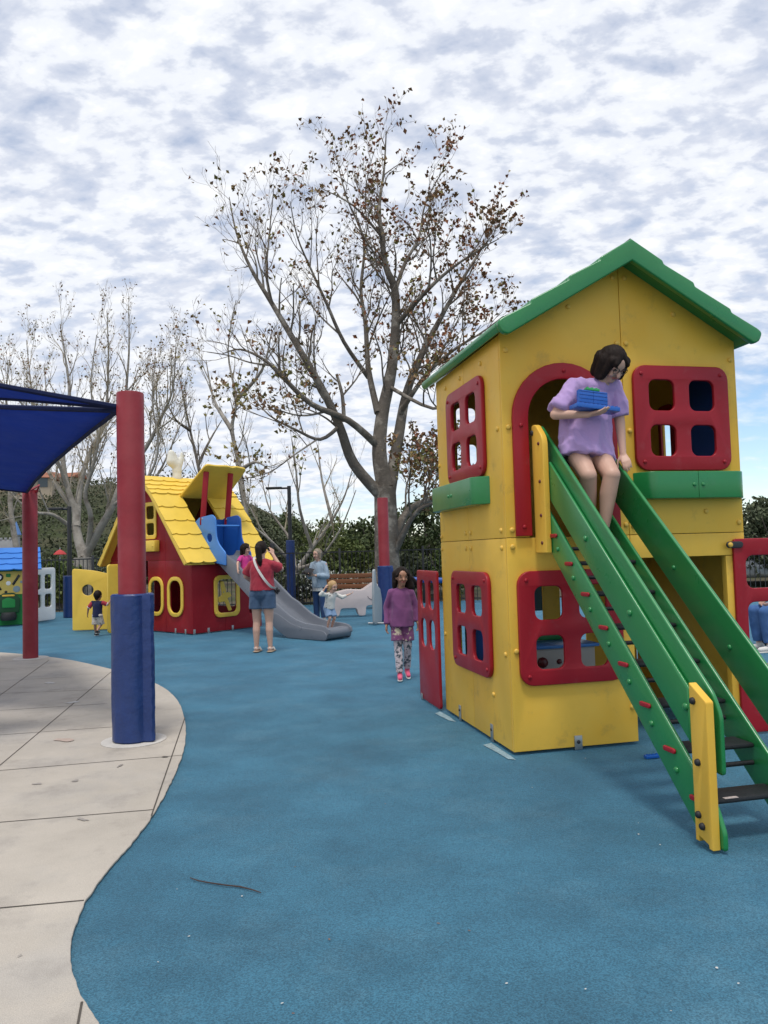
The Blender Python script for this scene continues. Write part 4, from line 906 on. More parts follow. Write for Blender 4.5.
# --- girl in purple walking towards us
gp_ = gnd(403.5, 679.5); girl = root('person', (gp_.x, gp_.y, 0), R(4), 'girl in purple top and patterned leggings walking across the blue rubber', 'person')
h = 1.26
J = standing(h, pelvis=(0, 0, .70), chest=(0, -.005, .93), neck=(.005, -.01, 1.045), head=(.012, -.025, 1.155), shL=(-.112, 0, .985), shR=(.116, 0, .985), elL=(-.165, .03, .81), elR=(.165, .02, .80), wrL=(-.178, -.035, .62), wrR=(.178, -.03, .64),
             hpL=(-.062, 0, .66), hpR=(.062, 0, .66), knL=(-.052, -.03, .365), knR=(.058, .0, .36), anL=(-.045, -.07, .07), anR=(.055, .10, .105))
fig(girl, J, 0.70, 0.90, SKINT, look=(0.16, -1, -0.02), vox=0.007, shoe=PINKSHOE, leg=0.95, toe={'L': (-.08, -1, 0), 'R': (.05, -1, -.35)},
    hair=(HAIRD, [((-.07, -.03, .05), (-.11, -.02, -.12), .05, .06), ((-.09, -.03, -.05), (-.15, -.05, -.19), .06, .03), ((.07, -.04, .05), (.085, -.04, -.10), .045, .035), ((0, -.07, .04), (-.03, -.08, -.14), .07, .05), ((-.10, -.03, -.01), (-.23, -.05, -.10), .055, .02), ((.0, .04, .10), (-.07, .06, .04), .03, .025), ((.0, .04, .10), (.07, .05, .03), .03, .022), ((.085, -.03, -.06), (.10, -.03, -.15), .035, .018)]))
top_wear(girl, J, 0.70, PURPLE, P_(0, -.005, .60), 1.02, 1.93, wr=0.008, flare=1.16, sl_r=1.12)
bottom_wear(girl, J, 0.68, FLORAL, 0.74, 0.95, 'skirt_shorts', rr=1.35)
bottom_wear(girl, J, 0.66, LEGGING, 1.93, 0.95, 'leggings', rr=1.12)
# --- woman in red, seen from behind, phone at her face
wp = gnd(263.5, 652); wom = root('person', (wp.x, wp.y, 0), R(180 - 9), 'woman in red t-shirt and denim shorts seen from behind by the slide', 'person')
h = 1.66
J = standing(h, elR=(.27, -.06, 1.14), wrR=(.20, -.22, 1.02), elL=(-.26, -.13, 1.24), wrL=(-.125, -.17, 1.46), anL=(-.115, .02, .08), anR=(.10, .02, .08), knL=(-.10, 0, .46), knR=(.095, 0, .46), hpL=(-.088, 0, .86), hpR=(.088, 0, .86))
fig(wom, J, 0.99, 1.0, SKIN, look=(-0.1, -1, 0.03), fat=1.1, leg=1.08, vox=0.008, shoe=None, hands={'L': ((.25, -.25, .93), (.6, -.6, 0), .5, 1)},
    hair=(HAIRD, [((0, -.08, .05), (0, -.12, -.02), .06, .05), ((0, -.125, .02), (.02, -.14, -.16), .05, .045), ((.02, -.14, -.16), (.03, -.13, -.27), .042, .012)]))
top_wear(wom, J, 0.99, REDSHIRT, P_(0, 0, .93), 1.14, 0.78, wr=0.008, flare=1.02, sl_r=1.15)
bottom_wear(wom, J, 1.0, DENIM, 0.52, 1.14, rr=1.12)
for S in 'LR':
    a = J['an' + S]; bm = bmesh.new(); capsule(bm, a + V((0, .03, -.066)), a + V((0, -.15, -.068)), .05, .046, ((0, 0, 1), .3)); fuse('sandal', bm, SANDAL, wom, .008, 1)
    bm = bmesh.new(); bm_tube(bm, [a + V((-.05, -.06, -.05)), a + V((-.03, -.075, -.012)), a + V((.03, -.075, -.012)), a + V((.05, -.06, -.05))], .010, 8); bm_tube(bm, [a + V((.045, -.01, -.02)), a + V((0, .055, -.015)), a + V((-.045, -.01, -.02))], .008, 8); from_bm('sandal_strap', bm, WHITESH, wom)
strap = [P_(.075, .0, 1.435), P_(.09, .085, 1.40), P_(.03, .135, 1.27), P_(-.08, .15, 1.10), P_(-.165, .10, .985), P_(-.20, .0, .95)]
bm = bmesh.new(); st = catmull(strap, 6); rr = []
for i, p in enumerate(st):
    t = (st[min(i + 1, len(st) - 1)] - st[max(i - 1, 0)]).normalized(); sd_ = t.cross(V((0, 1, 0))).normalized() * 0.018
    rr.append([bm.verts.new(p + sd_), bm.verts.new(p - sd_), bm.verts.new(p - sd_ + V((0, .006, 0))), bm.verts.new(p + sd_ + V((0, .006, 0)))])
for a, b in zip(rr, rr[1:]):
    for i in range(4): bm.faces.new((a[i], a[(i + 1) % 4], b[(i + 1) % 4], b[i]))
from_bm('bag_strap', bm, WHITEC if False else WHITESH, wom)
bm = bmesh.new(); bm_box(bm, (-.225, -.03, .91), (.07, .13, .10)); bmesh.ops.bevel(bm, geom=bm.edges[:], offset=.03, segments=3, affect='EDGES'); from_bm('shoulder_bag', bm, BLKCLOTH, wom)
bpy.context.view_layer.update()
ph = box('phone', (0, 0, 0), (0.075, 0.010, 0.15), BLACK, None, 0.004); ph.matrix_world = wom.matrix_basis @ Matrix.Translation((-.105, -.205, 1.56)) @ Matrix.Rotation(R(15), 4, 'Z')
tag(ph, 'black phone held up to her face by the woman in red', 'phone')
# --- woman in pale blue jacket with a tablet
w2p = at(320, 622, 16.35); w2p.z = 0; wo2 = root('person', tuple(w2p), R(-28), 'grey haired woman in pale blue jacket and jeans holding a tablet', 'person')
h = 1.55
J = standing(h, elL=(-.20, -.05, .98), wrL=(-.10, -.24, 1.00), elR=(.21, -.02, .98), wrR=(.03, -.22, 1.00), head=(-.01, -.03, 1.435), knL=(-.08, 0, .43), anL=(-.09, .02, .075), anR=(.09, .03, .075))
fig(wo2, J, 0.92, 0.95, SKIN, look=(-0.25, -1, -0.1), fat=1.05, vox=0.009, shoe=WHITESH,
    hair=(HAIRG, [((-.075, -.02, .03), (-.08, 0, -.08), .032, .024), ((.075, -.02, .03), (.08, 0, -.08), .032, .024), ((0, -.08, 0), (0, -.07, -.09), .06, .045)]))
top_wear(wo2, J, 0.92, JACKET, P_(0, 0, .74), 1.1, 1.85, name='jacket', wr=0.010, flare=1.02, sl_r=1.15)
bm = bmesh.new(); capsule(bm, P_(0, 0, .80), P_(0, 0, .665), .15, .155, ((0, 1, 0), .8), (False, True)); fuse('shirt_tail', bm, WHITESH, wo2, .009, 2, .004)
bottom_wear(wo2, J, 0.92, DENIMD, 1.9, 1.02, 'jeans', rr=1.1)
bpy.context.view_layer.update()
tbm = box('tablet', (0, 0, 0), (0.25, 0.012, 0.18), BLACK, None, 0.004); tbm.matrix_world = wo2.matrix_basis @ Matrix.Translation((-.07, -.30, 1.09)) @ Matrix.Rotation(R(-40), 4, 'X') @ Matrix.Rotation(R(14), 4, 'Y'); tag(tbm, 'dark tablet held by the woman in the pale blue jacket', 'tablet')
# --- toddler standing on the end of the slide
BM = Matrix.Translation((BX, BY, 0)) @ Matrix.Rotation(BYAW, 4, 'Z')
tp = BM @ V((0.80, -2.86, 0.145)); tod = root('person', tuple(tp), R(40), 'blond toddler with arms out standing on the end of the grey slide', 'person')
J = dict(pelvis=(0, .03, .40), chest=(0.01, -.02, .56), neck=(.015, -.045, .635), head=(.02, -.075, .735), shL=(-.09, -.03, .61), shR=(.11, -.03, .61), elL=(-.22, -.06, .62), elR=(.20, -.10, .55), wrL=(-.17, -.12, .73), wrR=(.33, -.15, .60),
         hpL=(-.045, .03, .37), hpR=(.045, .03, .37), knL=(-.05, -.07, .21), knR=(.06, -.05, .20), anL=(-.05, .01, .045), anR=(.06, .04, .045)); J = {a: V(b) for a, b in J.items()}
fig(tod, J, 0.50, 0.80, SKIN, look=(0.25, -1, -0.25), vox=0.006, fat=1.15, hair=(HAIRB, [((-.07, -.02, .04), (-.075, 0, -.04), .03, .02), ((.07, -.02, .04), (.075, 0, -.04), .03, .02), ((0, -.07, .02), (0, -.06, -.06), .06, .045), ((0, .04, .1), (0, .08, .05), .03, .02)]))
top_wear(tod, J, 0.50, WHITEC, P_(0, .02, .37), 1.2, 1.5, wr=0.004, sl_r=1.1); bottom_wear(tod, J, 0.50, DENIML, 0.85, 1.2, rr=1.1)
# --- child in pink coming down the slide behind the woman
cp = BM @ V((0.72, -0.74, 1.045)); chp = root('person', tuple(cp), BYAW, 'small child in bright pink top sitting high on the grey slide', 'person')
J = dict(pelvis=(0, .05, .13), chest=(0, .05, .33), neck=(0, .04, .42), head=(0.0, .02, .53), shL=(-.105, .05, .385), shR=(.105, .05, .385), elL=(-.20, .02, .27), elR=(.20, .02, .27), wrL=(-.245, -.04, .15), wrR=(.245, -.04, .15),
         hpL=(-.055, .02, .11), hpR=(.055, .02, .11), knL=(-.07, -.20, .12), knR=(.07, -.20, .12), anL=(-.07, -.38, -.09), anR=(.07, -.38, -.09)); J = {a: V(b) for a, b in J.items()}
fig(chp, J, 0.58, 0.86, SKIN, look=(0.55, -1, -0.1), vox=0.007, hair=(HAIRD, [((-.07, -.02, .04), (-.075, 0, -.09), .03, .02), ((.07, -.02, .04), (.075, 0, -.09), .03, .02), ((0, -.08, .02), (0, -.08, -.1), .06, .05), ((0, .04, .1), (.05, .07, .05), .03, .02)]))
top_wear(chp, J, 0.58, HOTPINK, P_(0, .05, .11), 1.05, 0.7, wr=0.004); bottom_wear(chp, J, 0.58, HOTPINK, 1.8, 1.05, 'leggings')
# --- small boy in navy at the barn door, seen from behind
bo = gnd(97.5, 636); boy = root('person', (bo.x, bo.y - 0.0, 0), R(180 - 15), 'small boy in navy and red shirt at the open yellow barn doors', 'person')
J = standing(0.86, pelvis=(0, 0, .42), chest=(0, -.01, .58), neck=(0, -.015, .665), head=(0, -.03, .765), shL=(-.10, 0, .64), shR=(.10, 0, .64), elL=(-.19, -.06, .59), wrL=(-.215, -.12, .68), elR=(.175, .03, .53), wrR=(.215, -.0, .42),
             hpL=(-.048, 0, .39), hpR=(.048, 0, .39), knL=(-.05, -.05, .22), knR=(.05, 0, .22), anL=(-.05, .09, .10), anR=(.05, -.02, .05))
fig(boy, J, 0.52, 0.80, SKINT, look=(0, -1, 0), vox=0.007, shoe=BLKCLOTH, hair=(HAIRD, [((0, -.07, .02), (0, -.06, -.06), .06, .045)]))
top_wear(boy, J, 0.53, NAVY, P_(0, 0, .36), 1.15, 0.4, wr=0.004)
for S in 'LR':
    bm = bmesh.new(); a, b = J['sh' + S], J['el' + S]; capsule(bm, a.lerp(b, .15), a.lerp(b, .85), .042, .042, None, (False, True), 14); fuse('sleeve', bm, REDSHIRT, boy, .007, 1)
    bm = bmesh.new(); capsule(bm, a.lerp(b, .80), a.lerp(b, .92), .0425, .0425, None, (True, True), 14); fuse('cuff', bm, WHITESH, boy, .006, 1)
bottom_wear(boy, J, 0.53, KHAKI, 1.0, 1.1, rr=1.15)
# --- person sitting beyond the right half wall (jeans show through its lower window)
se = at(757, 606, 10.3); se.z = 0; sit = root('person', (se.x + 0.15, se.y, 0), R(-82), 'seated adult in blue jeans beyond the red half wall on the right', 'person')
J = dict(pelvis=(0, .30, .52), chest=(0, .34, .84), neck=(0, .32, 1.01), head=(0, .29, 1.14), shL=(-.17, .33, .95), shR=(.17, .33, .95), elL=(-.21, .22, .72), elR=(.21, .22, .72), wrL=(-.12, .02, .64), wrR=(.12, .02, .64), hpL=(-.09, .28, .51), hpR=(.09, .28, .51), knL=(-.12, -.14, .52), knR=(.12, -.14, .52), anL=(-.12, -.08, .08), anR=(.14, -.10, .08)); J = {a: V(b) for a, b in J.items()}
fig(sit, J, 1.0, 1.0, SKIN, vox=0.010, shoe=WHITESH, hair=(HAIRD, []))
top_wear(sit, J, 1.0, JACKET, P_(0, .32, .50), 1.05, 0.8); bottom_wear(sit, J, 1.0, mat('mid_denim', (0.06, 0.13, 0.30), 0.85, 0.15, 0.2, 8), 1.9, 1.05, 'jeans', rr=1.1)
bn = root('bench', (se.x + 0.15 + 0.30 * math.sin(R(82)), se.y + 0.30 * math.cos(R(82)), 0), R(-82), 'low wooden bench under the seated adult in jeans', 'bench')
box('seat', (0, 0.06, 0.42), (1.2, 0.36, 0.05), WOOD, bn, 0.008)
for x in (-0.5, 0.5): box('leg', (x, 0.06, 0.195), (0.06, 0.32, 0.39), DKMETAL, bn, 0.006)
# ================================================================== OTHER PLAY PIECES AND FURNITURE
def stand_at(name, u, v, Y, rz, label, cat, group=None):
    p = at(u, v, Y); return root(name, (p.x, p.y, 0), rz, label, cat, group)
# pale pink animal bench: two side panels and a seat
rh = stand_at('play_animal', 361, 612, 17.6, R(8), 'pale pink animal shaped play seat in front of the brown bench', 'play animal')
ro = [(-.62, .02), (-.50, .02), (-.46, .20), (-.10, .20), (-.06, .02), (.10, .02), (.12, .24), (.30, .26), (.33, .20), (.40, .22), (.40, .30), (.58, .32), (.68, .42), (.60, .58), (.44, .66), (.34, .78), (.20, .70), (.05, .60), (-.30, .62), (-.58, .56), (-.66, .36)]
for k, y in enumerate((0.0, 0.32)):
    pnl = panel('side_panel', rpoly(ro, 0.05, 3), [], 0.04, front(y), PINKW, rh, 0.01)
    if k == 0:
        bm = bmesh.new(); bm_tube(bm, [(.27 + .12 * math.cos(a), -.043, .50 + .12 * math.sin(a)) for a in [R(200 + 14 * i) for i in range(19)]], .007, 5); bm_tube(bm, [(.45, -.043, .40), (.55, -.043, .36), (.62, -.043, .42)], .006, 5)
        from_bm('drawn_ear', bm, mat('grey_line', (.22, .18, .19), .6, .3, 0), pnl); bolt(pnl, (.46, -.041, .52), OUT_F, .015, BLACK, 'eye', .5)
box('seat', (-0.22, .145, .42), (.62, .28, .04), PINKW, rh, .01)
fi = stand_at('play_fish', 377, 626, 15.6, R(74), 'upright pale grey fish tail shaped play panel beside the blue pole pad', 'play panel')
panel('panel', rpoly([(-.30, .02), (.22, .02), (.27, .45), (.14, .72), (-.10, .80), (-.16, 1.12), (-.24, 1.10), (-.30, .62)], .06, 3), [], .05, front(0), mat('pale_grey_plastic', (.30, .33, .35), .5, .4, .06, 4), fi, .012)
tube('foot_bar', [(-.1, .15, .03), (-.1, -.2, .03)], .02, STEEL, fi)
def park_bench(u, v, Y, rz, label, wdt=1.7):
    b = stand_at('park_bench', u, v, Y, rz, label, 'bench')
    for k in range(3): box('seat_slat', (0, -.20 + .15 * k, .44), (wdt, .13, .035), WOOD, b, .006)
    for k in range(3): box('back_slat', (0, .26 + .03 * k, .58 + .135 * k), (wdt, .03, .115), WOOD, b, .006)
    for x in (-wdt * .42, wdt * .42):
        box('leg', (x, -.12, .21), (.05, .06, .42), DKMETAL, b, .004); box('leg', (x, .22, .42), (.05, .05, .84), DKMETAL, b, .004); box('leg_rail', (x, .05, .405), (.05, .42, .03), DKMETAL, b, .004)
park_bench(352, 604, 20.0, R(2), 'brown slatted park bench behind the pale pink animal seat')
# lamp posts
def lamp(u, v, Y, h, arm, pad, rp, label, rpad):
    l = stand_at('street_lamp', u, v, Y, 0, label, 'street lamp', 'dark lamp posts')
    tube('post', [(0, 0, 0), (0, 0, h)], rp, DKMETAL, l, 14)
    d = -1 if arm < 0 else 1
    tube('arm', [(0, 0, h - .06), (arm * .35, 0, h - .06)], .03, DKMETAL, l, 10)
    panel('lamp_head', rpoly([(arm * .3, -.10), (arm, -.14), (arm, .14), (arm * .3, .10)], .04), [], .06, flat(h - .08), DKMETAL, l, .015)
    lathe('pad', [(rpad - .01, .0), (rpad, .01), (rpad, pad - .01), (rpad - .01, pad)], PADBLUE, l)
lamp(291.5, 600, 22.0, 3.42, -.66, 1.86, .055, 'dark street lamp with tall blue pad behind the grey slide', .125)
lamp(70, 612, 19.9, 2.86, -.50, 1.07, .055, 'dark street lamp with blue pad left of the yellow barn doors', .16)
# green cottage with blue roof (cut by the left edge)
cg = gnd(31, 624.6); CY_ = R(26)
cot = root('play_cottage', (cg.x, cg.y, 0), CY_, 'green play cottage with wavy blue roof and pink chimney dome at the left edge', 'play cottage')
panel('wall_panel', [(-2.2, .02), (-.0, .02), (-.0, 1.36), (-2.2, 1.36)], [], .03, front(0), GREENH, cot, .006)
panel('wall_panel', [(0, .02), (1.6, .02), (1.6, 1.36), (0, 1.36)], [rrect(.4, .5, 1.1, 1.2, .08)], .03, lambda u, v, w_: V((-.03 + w_, u, v)), GREENH, cot, .006)
panel('wall_panel', [(-2.2, .02), (0, .02), (0, 1.36), (-2.2, 1.36)], [], .03, lambda u, v, w_: V((u, 1.6 + w_, v)), GREENH, cot, .006)
bm = bmesh.new()
for r in range(4): tile_course(bm, -2.4, .22, (-.22 + .22 * r, 1.29 + .128 * r), (-.22 + .22 * (r + 1), 1.29 + .128 * (r + 1)), (-.575, .82), .36, .17 * (r % 2))
for r in range(4): tile_course(bm, -2.4, .22, (1.82 - .255 * r, 1.29 + .128 * r), (1.82 - .255 * (r + 1), 1.29 + .128 * (r + 1)), (.52, .85), .36, .17 * (r % 2))
from_bm('roof', bm, TILEBLUE, cot, 30)
lathe('chimney_dome', [(.30, 0), (.30, .10), (.285, .17), (.23, .25), (.14, .30), (.03, .32)], PINK, cot, (-.95, .72, 1.76))
ab = panel('activity_board', rrect(-.80, .72, -.15, 1.25, .03), [], .02, front(-.031), mat('board_yellow', (.66, .50, .13), .5, .3, .04), cot, .005)
for a in ([(-.72, .02), (-.60, .02)],): pass
def badge(pts, m, par, fn, t=.008): panel('board_piece', pts, [], t, fn, m, par, .002)
bf = front(-.0515)
badge(circ(-.66, 1.12, .09), BLACK, ab, bf); badge(circ(-.66, 1.12, .05), WHITEP, ab, front(-.0595))
badge(rpoly([(-.40, .96), (-.36, .92), (-.22, 1.14), (-.26, 1.18)], .01), BLACK, ab, bf); badge(rpoly([(-.74, .98), (-.70, 1.0), (-.60, .84), (-.64, .82)], .01), BLACK, ab, bf)
badge(circ(-.30, .84, .075), mat('board_grey', (.25, .33, .38), .5, .3, .05), ab, bf); badge(circ(-.70, .80, .05), MATS['board_grey'], ab, bf); badge(circ(-.47, .98, .05), WHITEP, ab, bf); badge(rrect(-.52, 1.12, -.42, 1.20, .02), GREENH, ab, bf); badge(circ(-.52, .78, .03), BLACK, ab, bf); badge(circ(-.2, 1.0, .03), MATS['board_grey'], ab, bf)
mail = panel('letter_box', rpoly([(-.68, .30), (-.25, .30), (-.22, .62), (-.35, .76), (-.58, .76), (-.71, .62)], .04), [], .06, front(-.031), mat('dark_green_plastic', (.008, .055, .02), .45, .4, .05), cot, .012)
badge(rpoly([(-.60, .42), (-.33, .42), (-.33, .60), (-.48, .66), (-.60, .60)], .03), GREENH, mail, front(-.092)); badge(rrect(-.6, .68, -.34, .72, .015), YEL, mail, front(-.092))
lathe('letter_box_base', [(.16, 0), (.18, .08), (.15, .16), (.12, .18)], BLKP, cot, (-.47, -.12, .14))
wp0, wp1 = gnd(37, 622.2), gnd(54.3, 619.8)
ws = root('play_screen', tuple(wp0), 0, 'white play panel with four rounded square holes beside the green cottage', 'play panel'); bpy.context.view_layer.update()
wd_ = (wp1 - wp0).xy.length; dd = (wp1 - wp0).xy.normalized(); ws.rotation_euler.z = math.atan2(dd.y, dd.x)
panel('panel', rrect(-.25, .02, wd_, 1.30, .07), [rrect(wd_ * .38, .78, wd_ * .78, 1.14, .06), rrect(wd_ * .38, .34, wd_ * .78, .66, .06), rrect(-.15, .78, wd_ * .18, 1.14, .05), rrect(-.15, .34, wd_ * .18, .66, .05)], .04, front(0), WHITEP, ws, .008)
# black metal fence along the back
def fence(p0, p1, h, label, step=.115):
    p0, p1 = V(p0), V(p1); d = (p1 - p0); ln = d.xy.length; f = root('metal_fence', tuple(p0), math.atan2(d.y, d.x), label, 'fence', 'black metal fences round the playground')
    nsec = max(1, round(ln / 2.4)); s = ln / nsec
    for i in range(nsec + 1): box('post', (i * s, 0, h / 2 + .02), (.06, .06, h + .04), DKMETAL, f, .005)
    for i in range(nsec):
        bm = bmesh.new()
        x = i * s + step
        while x < (i + 1) * s - .05: bm_box(bm, (x, 0, h / 2), (.018, .018, h - .1)); x += step
        from_bm('picket_panel', bm, DKMETAL, f)
        for z in (h - .06, .12): box('rail', ((i + .5) * s, 0, z), (s - .062, .035, .035), DKMETAL, f, 0)
fence((-13, 22.0, -.03), (3.4, 21.6, -.03), 1.58, 'long black picket fence behind the slide and the benches')
fence((3.4, 21.6, -.03), (13, 18.5, -.03), 1.58, 'black picket fence seen through the red half wall on the right')
# blue rail by the fence
br = stand_at('blue_rail', 418, 588, 19.0, R(-6), 'bright blue horizontal rail in front of the fence behind the girl', 'rail')
tube('rail', [(-.75, 0, .78), (1.4, 0, .68)], .07, BLU, br, 10)
for x in (-.6, 1.2): tube('leg', [(x, 0, 0), (x, 0, .72)], .03, DKMETAL, br, 8)
# parked cars beyond the right fence
def car(x, y, rz, m, label):
    c = root('parked_car', (x, y, -.03), rz, label, 'car', 'cars parked beyond the fence')
    pr = rpoly([(-2.15, .30), (2.12, .30), (2.18, .62), (2.05, .84), (1.0, .94), (.45, 1.40), (-.9, 1.46), (-1.7, 1.02), (-2.15, .95)], .12, 4)
    me = panel_mesh(pr, [circ(-1.32, .32, .02, 8)], 1.7, .12, 3); xform(me, lambda u, v, w_: V((u, w_, v))); me.name = 'body'; link('body', me, m, c, 40)
    gl = mat('car_glass', (.02, .025, .03), .08, .6, 0)
    for sd_ in (-1, 1):
        panel('side_window', rpoly([(-1.35, 1.0), (.80, .98), (.35, 1.32), (-.82, 1.36)], .04), [], .02, (lambda u, v, w_, q=sd_: V((u, q * (.846 + w_), v))), gl, c, .004)
        for xx in (-1.32, 1.32):
            me = lathe('wheel', [(.10, -.10), (.31, -.10), (.33, -.07), (.33, .07), (.31, .10), (.10, .10)], BLKP, c); me.matrix_local = Matrix.Translation((xx, sd_ * .78, .33)) @ Matrix.Rotation(R(90), 4, 'X')
            rm_ = lathe('rim', [(.02, -.11), (.19, -.108), (.2, 0), (.19, .108), (.02, .11)], STEEL, me)
        bolt(c, (2.15, sd_ * .6, .68), (1, 0, 0), .1, WHITEP, 'headlight', .4)
silver = mat('silver_paint', (.42, .43, .45), .3, .5, .03, metal=.6, coat=.5)
for i, (u, Y, rz, m_, lb) in enumerate([(757, 27, 1.2, silver, 'silver parked car seen through the window of the right red half wall'), (800, 30, 1.1, mat('blue_paint', (.03, .06, .14), .3, .5, .03, coat=.5), 'dark blue parked car beyond the silver one on the right'), (330, 36, .2, mat('white_paint', (.6, .6, .6), .3, .5, .03, coat=.5), 'white parked car behind the long black fence near the trees')]):
    p = at(u, 560, Y); car(p.x, p.y, rz, m_, lb)
# lost bits on the rubber
b0 = gnd(652, 758); lb_ = root('toy_brick', (b0.x, b0.y, 0), R(14), 'small flat blue toy brick lying on the rubber beside the yellow house', 'toy brick')
box('body', (0, 0, .012), (.105, .035, .022), BRICKB, lb_, .003)
bm = bmesh.new()
for i in range(4): bm_tube(bm, [(-.036 + .024 * i, 0, .023), (-.036 + .024 * i, 0, .028)], .007, 8)
from_bm('stud_row', bm, BRICKB, lb_)
tw_ = [gnd(u, v) for u, v in [(190, 878.5), (198, 882), (212, 884), (226, 886.5), (240, 887.5), (252, 891), (261, 893.5)]]
bm = bmesh.new(); bm_tube(bm, [p + V((0, 0, .004 + .002 * (i % 2))) for i, p in enumerate(tw_)], [.002, .003, .0032, .0034, .0036, .003, .002], 5)
tag(from_bm('twig', bm, mat('twig_dark', (.07, .05, .045), .9, .1, .2), None), 'thin dry curved twig lying on the blue rubber in front', 'twig')
rub = bpy.data.objects['rubber_surface']
for i, pts in enumerate(([(435, 713.5), (440, 711.5), (450, 717), (456, 722), (449, 720.5)], [(483, 745), (491, 743), (500, 749), (511, 756), (516, 760), (508, 759), (498, 753)])):
    q = [gnd(u, v) for u, v in pts]; ctr = sum(q, V()) / len(q); raw('chalk_mark', [V((p.x, p.y, .001)) for p in q], [tuple(range(len(q)))], CHALK, rub)
DUST = mat('dusty_rubber', (.075, .17, .245), .9, .2, .2, 14, .5, 150, fine=.25)
random.seed(3)
for i in range(26):
    u, v = random.uniform(150, 760), random.uniform(690, 1015); p = gnd(u, v)
    if p.x < -1.3 - .03 * p.y: continue
    blot('rubber_speck', p, random.uniform(.004, .010), LEAFBR if i % 3 == 0 else PATCH, .0012 + .0001 * i, rub, .6, i, i, 7)
p = gnd(161.5, 759)

# ================================================================== TREES
def rnd(a, b): return random.uniform(a, b)
class Tree:
    def __init__(s): s.thick = []; s.thin = []; s.tips = []
    def limb(s, pts, r0, r1, level, spec):
        pts = catmull(pts, 4) if level < 2 or level == 9 else pts
        n = len(pts); rad = [r0 + (r1 - r0) * (i / (n - 1)) ** 0.8 for i in range(n)]
        (s.thick if r0 > spec['cut'] else s.thin).append((pts, rad))
        L_ = sum((pts[i + 1] - pts[i]).length for i in range(n - 1))
        if level >= spec['lev']: s.tips.append((pts[-1], (pts[-1] - pts[-2]).normalized())); s.tips.append((pts[n // 2], (pts[-1] - pts[-2]).normalized())); return
        cnt = max(2, int(L_ * spec['dens'][level])); st = spec['start'][level]
        for i in range(cnt):
            t = st + (1 - st) * (i + rnd(.2, .8)) / cnt; k = min(n - 2, int(t * (n - 1))); p = pts[k].lerp(pts[k + 1], t * (n - 1) - k); d = (pts[k + 1] - pts[k]).normalized()
            a, b = frame_of(d); ph = rnd(0, 6.283); lat = a * math.cos(ph) + b * math.sin(ph)
            nd = (d * spec['fwd'] + lat * rnd(.55, 1.0) + V((0, 0, 1)) * spec['up']).normalized()
            ll = spec['len'][level] * rnd(.55, 1.15) * (1.2 - (.9 if level == 0 else .55) * t)
            q = [p]; cur = nd.copy()
            for j in range(3):
                cur = (cur + V((rnd(-1, 1), rnd(-1, 1), rnd(-1, 1))) * spec['wig'] + V((0, 0, 1)) * spec['curl']).normalized(); q.append(q[-1] + cur * ll / 3)
            rr = max(.0035, min(rad[k] * .6, spec['rad'][level])); s.limb(q, rr, max(.003, rr * .4), level + 1, spec)
        if level >= 1: s.tips.append((pts[-1], (pts[-1] - pts[-2]).normalized()))
    def build(s, name, base, label, group, bark, twig, leafsets, cat='tree'):
        rt = root(name, tuple(base), 0, label, cat, group); b = V(base)
        for nm, L_, m, thin in (('trunk', s.thick, bark, False), ('branches', s.thin, twig, True)):
            bm = bmesh.new()
            for pts, rad in L_: bm_tube(bm, [p - b for p in pts], rad, 9 if rad[0] > .05 else (5 if rad[0] > .012 else 3), not thin)
            if bm.verts: from_bm(nm, bm, m, rt, 60)
            else: bm.free()
        for nm, m, prob, size, per, spread, cond in leafsets:
            vs, fs = [], []
            for p, d in s.tips:
                pr = prob * (cond(p - b) if cond else 1)
                for _ in range(per):
                    if random.random() > pr: continue
                    c = p - b + V((rnd(-1, 1), rnd(-1, 1), rnd(-1.1, .7))) * spread; leaf(vs, fs, c, size * rnd(.6, 1.3))
            if vs: raw(nm, vs, fs, m, rt, None)
        return rt
def leaf(vs, fs, c, s):
    a = V((rnd(-1, 1), rnd(-1, 1), rnd(-1, 1))).normalized(); b = a.cross(V((rnd(-1, 1), rnd(-1, 1), rnd(-1, 1)))).normalized(); n = a.cross(b) * s * .25; i = len(vs)
    vs += [c - a * s * .5, c + b * s * .34 + n, c + a * s * .5, c - b * s * .34 + n]; fs += [(i, i + 1, i + 2), (i, i + 2, i + 3)]
